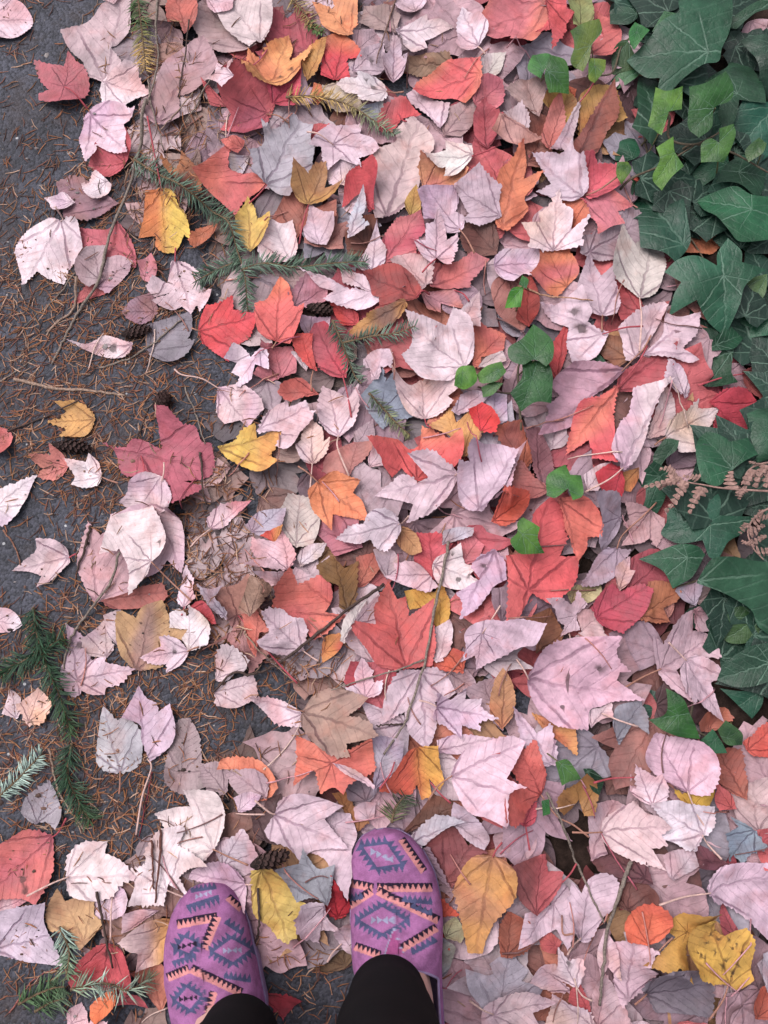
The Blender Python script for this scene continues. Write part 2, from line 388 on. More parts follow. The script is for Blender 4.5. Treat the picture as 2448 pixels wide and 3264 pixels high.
def build_leaf(reg, line, seed):
    f = [p.strip() for p in line.split(';')]
    head = f[0].split(); c1, c2, mode = parse_col(head[0])
    bt, ol = pts(reg, f[1]), pts(reg, f[2])
    label = f[4]
    z = 0.012
    for _ in range(2):                        # settle on the height of the pile below it
        g = G(ol[:, 0], ol[:, 1], z); z = float(np.mean(smooth_h(g)[0])) + 0.003
    B = G(bt[:, 0], bt[:, 1], z); g = G(ol[:, 0], ol[:, 1], z)
    gc = g.mean(0); grow = {1: 1.16, 2: 1.14, 3: 1.10}.get(int(head[1]), 1.04); g = gc + (g - gc) * grow; B = gc + (B - gc) * grow   # the covered margin goes on below its neighbours
    size = math.sqrt(max(np.ptp(g[:, 0]) * np.ptp(g[:, 1]), 1e-6))
    Q = outline_curve(g, 0.0021, serr=rng.uniform(.0015, .0034) if size > 0.03 else 0.0011, tooth=rng.uniform(.0040, .0070), sharp=0.11)
    extra = []; spots = []
    if len(f) > 5:
        for t in f[5].split():
            x, y, r = [float(q) for q in t.split(',')]; s = REG[reg][2]; c = G(*nat(reg, x, y), z); rr = 0.72 * r * s / FPX * (CAM_H / ct)
            spots.append((c, rr))
            for k in range(9):
                a = k * 0.698; q = rng.uniform(0.45, 1.25)
                extra += [c + rr * q * np.array([math.cos(a), math.sin(a)]), c + rr * q * 1.35 * np.array([math.cos(a), math.sin(a)])]
            extra.append(c)
    V2, T = triangulate(Q, max(0.005, size * 0.075), extra)
    L = np.linalg.norm(B[1] - B[0]); ay = (B[1] - B[0]) / L; ax = np.array([ay[1], -ay[0]])
    u, v = (V2 - B[0]) @ ax / L, (V2 - B[0]) @ ay / L
    zz = drape(V2, curl_shape(u, v, L, seed, 1.35))
    V = np.c_[V2, zz]
    xyn = V2 / max(size, 0.02)
    fm, nz = leaf_colors(u, v, c1, c2, mode, seed, xyn)
    if fm is None: px_ = proj(V)[0]; fm = sm((px_ - px_.mean()) / (px_.std() * 2.2) + 0.12 * nz, -0.25, 0.35)
    col = alb(c1)[None] * (1 - fm[:, None]) + alb(c2)[None] * fm[:, None]
    if spots:
        for c, rr in spots:
            d = np.linalg.norm(V2 - c, axis=1); k = d < rr * 1.25; col[k] = col[k] * .25 + alb((52, 36, 36)) * .75
    raise_h(V, T)
    o = mesh_obj('maple_leaf', V, T, M_LEAF, attrs={'col': ('FLOAT_COLOR', np.c_[col, np.ones(len(col))]), 'luv': ('FLOAT_VECTOR', np.c_[u, v, np.full(len(u), rng.random())])})
    tag(o, label, 'leaf', 'fallen maple leaves on the path')
    if f[3]:
        sp = pts(reg, f[3]); P = []
        for k, (x, y) in enumerate(sp):
            q = G(x, y, z + 0.004)
            P.append((q[0], q[1], max(hat(*q), z * 0.6) + 0.0016 + (0.006 if 0 < k else 0.0)))
        lum = c1.mean(); sc = (214, 176, 168) if lum > 195 and seed % 3 else (176, 78, 88) if seed % 2 else (168, 120, 104)
        stalk_obj(o, P, sc)
    return o

# ------------------------------------------------------------------ catalogue of leaves: photo tile (#A..#L), then per leaf
# colour layer; base tip; outline; stalk; label; dark spots
LEAVES = """
#A
pk 3;-80,130 200,130;-90,20 0,0 80,10 150,45 200,130 170,205 90,245 -20,250 -90,245;;rounded dusty pink leaf lying alone on asphalt in the top corner
190,96,96/165,80,84:n 3;430,580 460,385;240,408 330,432 420,447 460,385 505,432 550,462 578,560 555,640 480,690 400,697 280,660 275,625 322,592 275,525;430,580 505,645 580,720;dull red maple leaf on bare asphalt, left of the whitish leaf
205,175,172/175,150,148:n 2;700,510 800,90;455,240 620,150 690,100 760,90 860,100 850,260 780,310 740,330 795,420 780,450 700,520 620,490 570,460 560,390 490,330;;crinkled dusty pink leaf below the green and yellow fir tip
wp 4;705,560 985,625;665,590 720,520 850,460 925,480 925,540 985,625 920,650 850,690 830,712 760,690 690,670 670,620;;small whitish leaf with dark fan veins above the bright pink leaf
228,196,204 5;592,735 845,1030;555,740 620,690 720,680 830,715 845,740 915,775 870,810 820,830 840,900 835,950 845,1030 740,1010 650,970 645,995 585,1075 560,1010 530,940 525,890 550,800;;flat bright pink maple leaf with a grey smudge at its base
200,84,88 4;830,1085 590,1075;590,1075 650,975 740,1010 830,1020 862,930 885,1000 835,1085 760,1150 700,1160 640,1130;;crimson leaf peeking out under the bright pink maple leaf
wp 4;700,1205 560,1220;540,1215 580,1215 610,1150 640,1140 725,1220 700,1290 620,1325 580,1300;;tiny white leaf below the crimson leaf near the twigs
224,200,200 3;470,1340 295,1300;295,1300 370,1295 420,1285 480,1340 440,1390 370,1392 330,1340;;small pale pink pointed leaf above the big round pale leaf
150,108,116 2;740,1340 400,1220;400,1220 480,1180 560,1200 740,1340 600,1440 460,1430;;faded mauve leaf under the tiny white leaf
226,203,203/232,216,213:n 4;415,1478 160,1885;105,1659 140,1570 220,1500 330,1460 420,1485 500,1475 525,1500 540,1680 490,1730 440,1790 415,1865 330,1840 250,1800 160,1885 150,1820;415,1478 415,1445 395,1410;large round pale pink leaf at the edge of the asphalt
200,95,100 2;870,1700 530,1525;525,1525 700,1530 770,1490 840,1570 875,1659 872,1740 700,1700 560,1620;;pinkish red leaf crossed by the long grey twig
176,150,148 4;650,1840 620,1640;505,1770 555,1660 620,1630 705,1640 690,1720 650,1850 600,1900 540,1860;;greyish brown folded leaf beside the long grey twig
196,160,160 3;640,1890 860,1730;640,1890 665,1850 720,1720 800,1700 865,1740 840,1800 790,1850 720,1920;;dusty pink leaf tucked behind the greyish folded leaf
222,128,62/222,186,74:s 5;1080,1285 1090,1655;985,1300 1080,1280 1150,1300 1190,1390 1240,1460 1258,1590 1215,1560 1180,1610 1140,1650 1080,1655 1030,1620 1025,1560 935,1575 960,1480 970,1380;1080,1285 1050,1100 1010,855;two-tone orange and yellow maple leaf with a long red stalk
172,102,52/110,60,45:n 3;1170,1040 1300,1250;1085,1060 1170,1120 1210,1040 1290,1120 1315,1230 1280,1262 1180,1200 1100,1120;;ochre brown leaf wedged behind the curved fir branch
176,92,52 5;1430,1500 1258,1600;1255,1590 1300,1530 1440,1495 1400,1570 1290,1640 1260,1620;;small rusty orange leaf lying on the fir branch
212,104,78/205,95,90:n 4;1780,1215 1500,1010;1320,1190 1400,1110 1540,1000 1525,1130 1600,1160 1690,1160 1765,1205 1700,1260 1600,1330 1560,1420 1480,1350 1385,1272;;large orange red maple leaf right of the curved fir branch
210,105,85 4;1600,960 1465,930;1465,935 1510,910 1560,905 1610,940 1570,1000 1510,985;;small oval coral leaf below the dull red maple leaf
224,196,198 4;1560,590 1440,450;1370,575 1430,550 1440,450 1500,460 1560,500 1535,540 1560,590 1490,650 1430,600;;curled pale pink scrap left of the dull red maple leaf
188,92,72/150,75,62:n 4;1230,215 1170,-10;1120,150 1110,80 1150,10 1220,-20 1300,30 1310,120 1270,200 1220,222 1180,150;;shiny reddish brown curled leaf at the top edge
222,192,194 3;770,50 770,-60;690,0 690,-60 850,-60 840,0 770,52;;pale pink leaf cut by the top edge above the fir tip
218,198,190/205,180,172:n 3;1710,265 1540,50;1470,120 1540,50 1640,20 1780,30 1790,150 1740,240 1650,285 1560,240 1500,190;;broad creamy pink leaf at the top, left of the orange leaves
220,190,194 4;1370,-20 1540,40;1365,-30 1380,40 1450,82 1530,60 1545,-30;;small pink leaf lapping over the broad creamy leaf
180,148,142/150,120,112:n 1;1640,310 1380,60;1310,180 1380,60 1500,40 1659,300 1570,330 1400,310;;flattened brownish pink leaf beneath the broad creamy leaf
178,140,140/160,118,112:n 1;1070,790 1330,310;1050,580 1110,440 1250,320 1330,310 1400,420 1420,500 1290,620 1200,640 1190,760 1070,790 980,700;;wide dusty brown leaf lying under the crossing twigs
200,92,88 3;1480,690 1360,560;1350,560 1450,640 1480,690 1400,692;;sliver of coral leaf under the curled pale pink scrap
202,88,84/165,75,90:n 3;1759,740 1490,850;1480,640 1540,590 1660,560 1800,620 1812,640 1790,720 1740,860 1650,887 1560,880 1480,850 1530,770 1490,700;1759,740 1840,780 1909,805;dull red maple leaf with purple veins below the orange maple leaf
196,182,188 3;1640,1045 1540,1140;1530,1050 1640,1045 1600,1130 1550,1145 1525,1100;;small greyish pink leaf tip above the large orange red leaf
#B
224,152,78/216,126,74:n 5;120,592 235,205;-30,480 -10,330 60,365 110,270 235,205 265,290 250,370 385,315 320,470 260,530 180,590 120,597 0,565 -25,540;;large apricot orange maple leaf with brown flecks near the top;265,455,14 190,485,14
205,70,84 4;150,690 325,480;130,602 240,540 330,470 318,600 285,692 150,692;;bright pinkish red leaf edge below the apricot orange maple leaf
226,146,84/214,124,74:n 4;655,245 480,10;415,30 470,20 540,40 550,-40 690,-40 695,170 655,245 560,240 480,190 450,110;;big apricot leaf hanging from the top edge
204,54,56/222,130,70:t 3;560,500 620,250;480,470 500,280 600,255 700,330 715,390 640,400 650,530 560,505;;vivid red leaf with an orange upper part under the apricot leaf
190,136,70 3;380,530 470,320;350,360 400,320 490,310 470,400 430,480 380,532 355,500;;narrow ochre leaf below the green needle tuft
228,208,206 5;975,205 1325,180;970,200 1060,160 1160,120 1170,147 1240,140 1325,180 1270,220 1155,263 1165,300 1080,322 1010,270;;slim pale cream leaf pointing sideways near the top centre
230,212,216 5;1500,305 1395,60;1500,305 1555,240 1550,180 1500,110 1460,100 1400,60 1370,130 1360,220 1368,260 1352,300 1380,325 1430,345 1480,325;1500,305 1520,330 1548,362;pale pinkish white leaf left of the big salmon leaf at the top
214,84,78/220,120,84:n 4;1500,530 1095,580;1085,580 1110,520 1180,480 1290,420 1400,410 1490,430 1510,520 1490,630 1410,690 1330,640 1200,630 1110,605;;large blurry red leaf with orange corner above the brown litter
216,188,194 3;1240,860 1080,590;1045,620 1080,590 1150,610 1210,660 1290,700 1280,810 1240,860 1190,790 1120,720 1060,680;;pale mauve leaf under the large blurry red leaf
206,74,70/185,92,88:n 4;850,870 1090,740;820,850 880,720 960,650 1010,640 1110,740 1000,780 940,880 850,872;975,735 1000,790 1025,840;folded red leaf above the tan central leaf
230,220,217 5;893,586 575,552;575,553 620,525 700,520 708,490 800,495 870,530 895,590 890,650 850,690 780,697 715,680 705,645 640,620;893,586 950,580 1012,574;whitish leaf with a small black hole near the top centre;808,563,22 763,525,8
212,186,196 4;940,520 950,270;940,520 890,480 875,400 910,370 940,270 985,310 1000,380 1030,368 1020,430 1000,480;;small pinkish lilac maple leaf above the holed white leaf
206,180,184/188,160,165:n 3;690,485 860,310;670,480 750,360 860,310 880,420 830,480 740,492;;pink leaf with dark holes behind the holed white leaf;795,410,16
172,163,174/182,172,178:n 4;105,1210 330,790;105,1210 60,1170 10,1140 30,1090 10,1030 80,960 85,840 140,872 200,860 285,775 330,810 400,848 390,930 412,980 400,1050 380,1140 330,1200 250,1292 180,1270;105,1210 40,1265 -20,1320;large grey lilac maple leaf with strong dark veins
214,190,196/205,175,182:n 5;545,940 835,1010;395,970 450,880 530,835 575,838 640,830 730,820 725,880 800,930 835,1010 800,1050 720,1065 725,1147 650,1080 590,1055 510,1100 480,1050 465,970 430,972;545,940 450,900 370,868;pale pink maple leaf overlapping the large grey lilac leaf
186,136,72/165,112,70:n 5;380,1345 490,1085;380,1345 320,1325 275,1260 280,1200 300,1110 380,1140 420,1100 490,1085 500,1160 490,1227 600,1230 560,1280 520,1300 480,1337;380,1345 345,1470 315,1590;tan brown maple leaf on a long upright stalk
158,88,66 3;300,1580 380,1300;155,1460 240,1310 290,1280 400,1360 540,1350 545,1450 480,1440 360,1500 300,1582 290,1500;;chestnut brown leaf under the tan brown maple leaf
216,188,196 4;450,1605 390,1352;350,1520 370,1470 390,1350 470,1400 540,1430 545,1520 490,1607 390,1590;;pink maple leaf beside the stalk of the tan brown leaf
216,178,82 4;0,1660 -20,1312;-100,1480 -50,1370 -20,1310 20,1370 45,1447 120,1425 125,1500 75,1600 0,1662 -60,1600;;yellow leaf emerging from under the curved fir branch
228,210,206 3;250,1710 150,1470;60,1640 140,1470 200,1490 265,1480 300,1640 250,1710 100,1720;;creamy pink leaf right of the yellow leaf by the fir branch
202,80,78 3;390,900 480,825;375,880 400,830 460,820 510,850 480,900 420,930;;small red leaf under the pale pink maple leaf overlapping grey
222,196,200 4;600,1215 690,1090;495,1120 600,1060 730,1130 630,1170 622,1227 550,1220 510,1180;;short pink leaf tip above the red leaf, below the overlapping pink leaf
206,70,66/175,55,62:n 4;800,1400 640,1340;610,1345 640,1190 730,1140 800,1130 835,1200 810,1290 810,1400 780,1402 740,1272 690,1290;;bright red leaf left of the tan central leaf
192,192,204 5;660,1540 742,1270;645,1550 660,1420 742,1268 760,1370 740,1450 777,1490 740,1520;;narrow silvery leaf standing on edge above the pink star leaf
210,182,170/195,165,160:n 3;910,1400 1100,830;830,1040 950,960 960,890 1060,830 1140,880 1190,950 1180,1020 1120,1090 1100,1230 1070,1310 980,1370 910,1400 840,1430 810,1300 850,1160;;big tan pink central leaf with a faded surface
232,226,212 5;1460,1030 1140,1052;1460,1030 1450,970 1390,945 1290,930 1282,990 1140,1052 1200,1090 1250,1120 1287,1110 1280,1167 1360,1150 1430,1080;1460,1030 1540,985 1620,950;creamy ivory leaf, the palest, right of the tan central leaf
222,146,92/208,118,96:n 4;1150,1250 1400,1130;1110,1130 1130,1070 1250,1110 1425,1115 1400,1190 1330,1240 1240,1260 1150,1252;;peach orange leaf under the creamy ivory leaf
208,182,190/198,170,176:n 5;1645,1405 1355,1250;1350,1250 1420,1190 1500,1140 1560,1190 1640,1240 1640,1320 1650,1405 1590,1440 1490,1472 1410,1440 1440,1400 1380,1310;;mauve pink maple leaf with dark veins below the ivory leaf
222,192,202 4;1380,1490 1160,1262;1110,1310 1160,1260 1340,1260 1370,1320 1360,1380 1412,1420 1380,1500 1300,1517 1250,1450 1150,1462 1130,1380;1380,1490 1430,1560 1480,1659;soft pink leaf above the pink star leaf, below the peach one
206,160,78 3;1060,1420 1090,1260;1030,1350 1090,1260 1120,1320 1110,1420 1060,1422;;ochre yellow sliver beside the big tan pink leaf
190,76,92/205,110,105:n 3;900,1700 1110,1432;880,1580 960,1470 1060,1450 1110,1430 1140,1530 1090,1600 1080,1700 900,1702;;raspberry red leaf left of the pink star leaf
230,202,210 5;1222,1720 1235,1395;1085,1600 1150,1590 1160,1500 1200,1480 1235,1395 1280,1490 1300,1560 1360,1535 1365,1620 1340,1680 1320,1742 1280,1745 1225,1717 1190,1750 1140,1720 1110,1670;1222,1720 1175,1770 1130,1820;clean pink star-shaped maple leaf in the upper middle
112,70,58 1;1600,1640 1430,1470;1400,1600 1430,1470 1560,1460 1620,1560 1600,1660 1450,1680;;dark brown leaf in the gap below the mauve pink leaf
202,90,86/190,80,82:n 3;1640,1200 1490,930;1440,1040 1490,930 1560,960 1640,1040 1662,1130 1630,1212 1500,1170 1430,1140;;faded red leaf right of the creamy ivory leaf
176,72,72 3;1560,970 1540,700;1480,760 1540,700 1640,780 1610,900 1560,972 1490,900;;dark red narrow leaf above the faded red leaf
170,134,128/140,100,90:n 2;1290,880 1470,660;1290,740 1370,690 1480,650 1460,800 1380,902 1290,880;;brown dusty leaf below the large blurry red leaf
212,184,192 2;1080,85 1060,-40;970,40 990,-30 1140,-30 1140,40 1080,87 1000,70;;lilac pink leaf cut by the top edge near the thin twig
165,135,125/140,108,98:n 1;940,200 760,60;740,150 770,60 880,50 960,110 940,200 830,180;;dull tan leaf in the shade below the top edge
180,148,150 2;700,330 820,230;690,240 800,210 835,260 790,330 700,340;;dusty pink leaf right of the vivid red and orange leaf
205,188,160 2;480,560 700,720;470,560 600,560 690,640 720,730 600,750 500,680;;yellowish tan leaf under the holed white leaf
210,112,64 3;430,690 440,560;400,640 420,560 460,570 475,640 440,692;;narrow orange leaf tip beside the yellowing fir spray
218,190,194 2;320,690 420,570;300,660 345,490 380,570 430,580 400,690 320,702;;pink leaf behind the narrow orange leaf tip
150,115,85 2;1290,440 1040,420;1030,400 1120,380 1280,390 1290,470 1100,475 1040,450;;muddy brown leaf under the slim pale cream leaf
165,165,182 2;850,790 750,700;740,710 860,695 858,760 800,790 745,760;;slate grey leaf bit below the holed white leaf
206,196,180 2;1520,520 1650,380;1510,420 1540,370 1659,390 1640,470 1560,520 1515,500;;cream leaf behind the pinkish white leaf near the top
200,105,105 2;1490,690 1640,570;1480,580 1560,540 1640,580 1640,680 1560,720 1490,680;;pinkish red leaf between the blurry red leaf and the slate blue leaf
105,58,45/135,75,50:n 2;820,1650 650,1520;640,1560 700,1490 810,1470 830,1570 790,1680 660,1670;;dark brown leaf under the narrow silvery leaf
228,206,212 4;800,1790 830,1500;700,1745 755,1650 830,1500 860,1590 890,1640 870,1750 790,1800;;pointed pink leaf between the red raspberry leaf and the fir spray
#C
208,112,88/196,104,104:n 3;265,40 -130,180;-140,170 -90,60 0,-40 150,-40 270,40 282,130 200,250 95,310 35,345 40,270 -40,280;;large salmon red leaf with purple veins at the top edge
212,82,78 4;265,48 318,285;265,48 380,-10 400,80 440,95 400,160 395,197 318,287 300,210 202,245 260,190 280,130;;bright red maple leaf overlapping the large salmon leaf
152,158,96 4;500,170 490,-40;400,30 410,-30 560,-30 580,60 560,130 500,172 440,182 430,90;;yellowish green leaf at the top edge above the ivy shoot
200,96,84/180,80,72:n 3;560,350 610,75;600,70 680,110 730,190 720,290 660,372 560,352 560,290 622,230;;salmon leaf standing behind the topmost bright ivy leaf
206,98,58 2;440,600 310,560;300,560 400,545 445,570 440,625 320,620;;orange leaf bit below the young ivy at the carpet edge
182,148,136/160,118,104:n 3;220,720 150,520;40,590 150,520 272,498 260,600 220,722 150,690 90,640;;mottled brown maple leaf beside the slate blue leaf
212,166,70/180,120,60:n 3;370,800 400,590;255,690 300,600 390,590 450,640 440,720 370,802 340,700;;yellow leaf with dark blotches near the ivy
120,60,48/150,78,56:s 4;470,990 680,550;440,880 490,830 600,660 682,548 720,720 650,830 590,950 490,1002 440,940;;dark mahogany folded leaf beside the ivy
176,128,64 3;500,830 700,570;480,650 560,570 680,560 762,722 700,760 560,740 500,832;;ochre leaf behind the dark mahogany leaf
202,178,172 5;480,650 360,940;300,950 370,830 440,700 482,645 470,750 440,860 402,972 370,930;480,650 530,590 575,520;rolled pale leaf hanging over the dark mahogany leaf
214,190,188 3;150,820 40,710;20,720 110,685 160,740 150,822 60,765;;rounded pale pink leaf beside the mottled brown maple leaf
172,112,92/190,140,125:n 4;0,740 232,862;-10,740 100,780 236,862 160,890 100,922 20,890 -60,850;;reddish tan leaf with pointed tip above the orange maple leaf
145,85,66 2;170,1000 290,780;160,760 290,770 312,880 260,1000 160,1022 140,900;;brown leaf above the mauve maple leaf
204,118,100 3;300,900 370,690;300,690 350,640 385,700 380,850 300,905 260,860;;salmon strip of leaf beside the rolled pale leaf
214,118,72/205,100,70:n 4;10,1405 120,930;-20,1100 60,1010 120,930 147,1050 140,1112 246,1080 200,1160 150,1230 165,1290 100,1370 40,1422 -20,1400 -45,1300;;tall orange maple leaf beside the mauve maple leaf
200,176,184/190,165,172:n 5;487,1240 208,952;205,950 300,965 370,960 428,898 440,960 490,1020 525,1130 520,1200 480,1242 430,1252 350,1225 230,1175 300,1130 250,1030;487,1240 500,1260 520,1285;grey mauve maple leaf overlapping two red leaves
204,76,84/210,90,90:n 4;520,1210 720,1025;500,1000 560,980 600,1022 722,1025 742,1130 690,1190 620,1222 540,1242 520,1200 525,1120;520,1210 600,1200 712,1115;pinkish red maple leaf touching the ivy, upper of the pair
206,112,118 3;490,1235 790,1290;500,1240 600,1210 680,1210 792,1290 720,1332 746,1392 680,1410 600,1452 590,1390 540,1340;;rose pink maple leaf touching the ivy, lower of the pair
232,210,212 5;325,1540 345,1220;325,1542 260,1552 170,1540 180,1490 133,1410 240,1385 235,1340 280,1300 345,1218 370,1290 425,1340 432,1432 517,1395 480,1500 492,1540 430,1552;;neat pale star-shaped maple leaf below the grey mauve leaf
208,106,68 3;420,1420 400,1220;360,1210 460,1250 520,1330 512,1370 420,1422 400,1330;;orange leaf between the pale star leaf and the rose leaf
176,150,152/160,130,132:n 2;560,1560 840,1400;500,1500 600,1450 740,1330 860,1370 860,1560 640,1600 520,1570;;dusty mauve leaf beneath the rose pink maple leaf
206,84,58 3;1040,1210 860,1080;820,1160 900,1060 960,1090 1042,1212 990,1252 920,1180;;red orange leaf between two dark ivy leaves
194,172,180 3;1160,1370 1130,1155;1050,1250 1100,1160 1250,1170 1280,1350 1160,1372 1130,1290;;pale mauve leaf surrounded by ivy below the young shoot
206,122,68/180,100,60:n 3;1150,1400 1350,1530;1140,1400 1280,1365 1372,1502 1300,1570 1150,1572;;orange leaf half hidden among dark ivy leaves
206,98,64 3;850,70 800,-30;760,0 770,-40 900,-40 918,30 850,72;;orange red leaf at the top edge between ivy leaves
#D
226,200,200/216,186,186:n 4;1155,65 1262,410;990,240 1020,180 1100,200 1140,80 1200,75 1300,130 1340,240 1392,270 1370,340 1320,402 1300,360 1262,412 1200,370 1130,392 1030,345 1120,272 1040,312 990,270;1155,65 1158,30 1160,-20;big pale pink maple leaf just below the left side of the fir branch
190,120,122 2;960,160 980,60;930,80 1000,40 1040,120 1010,190 950,170;;dull pink leaf left of the fir branch
146,106,122 3;1010,400 825,400;820,400 870,330 1000,300 1017,400 940,467 860,450;;purple faded leaf above the long horizontal cone
190,92,86 2;495,335 715,265;490,335 590,240 722,265 600,310 520,342;;thin red leaf edge under the long grey twig
140,128,134/125,112,120:n 3;1000,655 1250,425;985,510 1040,480 1160,440 1252,420 1260,520 1240,580 1277,600 1240,670 1170,715 1090,722 1000,670 975,570;;dark grey leaf lying flat on the asphalt left of the scarlet leaf
214,62,58/205,70,72:n 5;1315,520 1700,455;1315,520 1330,440 1370,370 1430,362 1540,333 1550,400 1600,415 1702,452 1659,560 1600,600 1560,622 1502,702 1420,660 1340,592;1315,520 1290,515 1262,505;scarlet maple leaf over asphalt, left of the coral leaf
226,206,202 3;870,640 500,615;495,615 600,620 690,570 780,590 872,632 830,690 740,702 620,672;;pale leaf with a black hole among needles;745,645,30
196,142,76/208,150,80:n 4;617,1115 327,1130;325,1130 400,1090 432,1062 380,1010 500,1000 580,1040 622,1110 590,1200 530,1227 400,1220 432,1180 380,1152;;ochre maple leaf lying on needles over asphalt
210,128,100/200,110,95:n 4;440,1425 262,1492;225,1365 270,1350 330,1352 345,1295 410,1340 445,1420 410,1480 350,1512 260,1490 275,1440 240,1400;;small orange pink leaf touching the small white leaf
232,222,218 4;665,1490 440,1380;435,1380 500,1385 565,1392 592,1350 650,1400 668,1480 650,1540 580,1567 490,1545 500,1490;665,1490 720,1515 782,1535;small white leaf touching the small orange pink leaf
234,222,218 3;-20,1690 218,1505;-30,1615 60,1560 220,1503 180,1620 140,1700 120,1740 30,1797 -30,1780;;white pointed leaf cut by the left edge
204,104,94 3;-30,1260 60,1200;-40,1180 30,1180 75,1222 70,1300 20,1342 -40,1330;;small coral leaf cut by the left edge
176,84,98/160,74,84:n 3;922,1345 1390,1440;1060,1090 1130,1100 1210,1180 1290,1200 1330,1280 1380,1300 1392,1440 1340,1500 1230,1522 1340,1560 1310,1592 1240,1640 1150,1662 1130,1560 980,1490 870,1482 810,1430 800,1370 770,1310 718,1280 830,1300 920,1255 1060,1300;922,1345 950,1400 970,1470;large maroon maple leaf on needles, the darkest red on the left
224,198,196 4;1080,1500 900,1700;840,1600 870,1520 960,1475 1050,1490 1110,1540 1150,1659 1100,1720 900,1720 790,1650;1080,1530 1090,1460 1085,1400;pale pink leaf partly covering the maroon maple leaf
226,196,192 4;1450,905 1640,1160;1430,1000 1450,905 1580,895 1659,930 1730,1000 1742,1060 1680,1110 1640,1162 1580,1120 1490,1132 1440,1080;1450,905 1330,840 1200,815 1150,778;peach pink leaf with a long wavy pale stalk on asphalt
#E
232,212,214 5;60,665 -95,895;-165,715 -105,735 -120,800 -80,830 -95,897 0,860 35,770 117,797 105,690 60,665 0,692 -60,640 -105,628;;small white pink star leaf below the scarlet maple leaf
222,182,78/214,150,74:s 5;-190,1310 205,1205;-200,1300 -100,1250 -60,1190 30,1158 42,1230 120,1210 207,1203 170,1300 130,1360 182,1400 110,1452 40,1462 -60,1420 -150,1370;;yellow maple leaf with orange left side and dark flecks
224,94,80/228,120,78:t 5;165,585 200,180;165,587 100,570 50,520 35,440 40,360 110,320 195,180 250,240 290,380 347,368 330,440 300,510 250,592;165,587 150,610 135,635;coral red leaf with an orange tip right of the scarlet leaf
196,128,140/206,150,155:n 2;300,360 480,270;280,300 380,210 492,270 480,330 400,352 310,372;;dusty rose leaf behind the coral leaf and the dark cone
230,204,210/222,196,200:n 5;790,285 330,140;328,138 400,165 500,180 620,235 720,255 842,298 830,345 740,387 620,365 488,325 540,272 460,250 380,180;;long feathered pale pink leaf left of the red brown leaf
156,58,48/130,50,44:n 5;1090,330 758,150;1090,332 1112,270 1060,170 980,110 900,93 753,150 790,220 805,290 842,312 835,360 780,395 900,385 1000,355;1090,330 1130,300 1180,280;deep rust red leaf curving over the ochre blotched leaf
220,192,194 3;790,270 615,140;605,130 700,150 780,180 795,272 680,222 618,200;;pink leaf between the feathered leaf and the rust red leaf
186,128,60/120,80,62:n 5;1010,385 660,515;653,517 720,450 800,410 920,380 1000,368 1022,400 970,470 880,510 823,548 800,535 720,547;;ochre leaf with dark brown blotches under the rust red leaf
216,74,70 4;690,470 540,360;528,348 640,380 700,420 702,470 600,482 560,430;;red leaf right of the dark cone
212,176,186 3;390,550 500,450;340,460 512,445 505,490 420,520 390,557 340,512;;pink leaf scrap below the dark cone
214,70,56 4;410,785 330,550;280,562 320,548 400,562 402,640 432,782 380,762 290,652;410,785 395,850 400,920;orange red folded leaf on a thin crimson stalk
190,60,68/180,80,85:n 3;600,820 440,520;400,560 430,510 500,510 620,700 612,822 520,812 440,740 400,640;605,820 640,960 665,1110;crimson leaf under the small fir twig
196,110,112/180,95,95:n 3;200,830 160,640;45,822 70,740 90,640 160,652 258,650 292,742 285,800 200,832 130,852;;faded red leaf below the coral leaf
230,214,212 3;360,780 300,670;278,680 330,660 372,740 362,782 320,740;;white leaf scrap left of the orange red folded leaf
204,96,80 4;425,940 200,950;193,950 220,890 330,858 432,942 340,970 250,992;;small coral leaf above the pair of pink leaves
228,200,204 5;62,1175 390,1030;55,1160 90,1090 180,1020 240,1003 250,1030 360,1008 390,1060 422,1070 380,1150 330,1200 290,1280 232,1312 178,1290 200,1200 120,1190 60,1205;;pale pink two-lobed leaf right of the peach pink leaf
232,206,208 5;580,1225 520,915;580,1227 510,1200 450,1100 445,1000 478,908 560,930 640,965 702,913 712,1000 700,1090 660,1170;580,1225 575,1310 650,1500;broad pink leaf with square top and long pale stalk
226,200,200 4;405,1400 405,1130;405,1402 340,1380 303,1290 330,1260 350,1180 405,1128 470,1180 482,1260 517,1240 510,1310 470,1370;405,1400 395,1480 388,1562;upright pale pink maple leaf under the two-lobed leaf
156,162,178/140,145,165:n 4;860,1050 1098,1030;740,970 800,890 872,808 895,870 945,815 962,900 965,940 1102,1030 1050,1090 950,1112 870,1162 800,1090;;blue grey maple leaf under a fir sprig in the middle
206,178,186 4;820,850 880,645;745,720 800,660 860,643 920,670 937,740 920,782 870,780 842,852 800,852 790,780;;rounded mauve leaf left of the big pale pink leaf
230,210,208/222,198,198:n 5;1410,750 1120,560;1410,752 1462,690 1462,580 1420,470 1330,418 1282,490 1150,465 1033,440 1070,560 1060,640 1008,720 1040,770 1130,852 1290,867 1340,840 1370,762;;big pale pink leaf with dark midrib left of the green ivy sprig
226,198,192 4;1150,1095 1130,800;1150,1097 1050,1060 990,970 943,808 1050,870 1130,850 1340,860 1347,930 1300,970 1322,1010 1270,1070 1190,1092;1150,1095 1165,1135 1185,1175;peach pink leaf directly under the big pale pink leaf
180,90,62/200,112,80:n 2;1250,1130 1360,900;1240,1020 1340,920 1372,930 1350,1040 1250,1132 1180,1120;;rust brown rim of a leaf under the peach pink leaf
220,156,84/208,138,78:n 3;1400,1340 1300,1090;1210,1160 1330,1060 1360,1130 1440,1080 1507,1200 1420,1340 1390,1342 1330,1232;;yellow orange leaf behind the round scarlet leaf
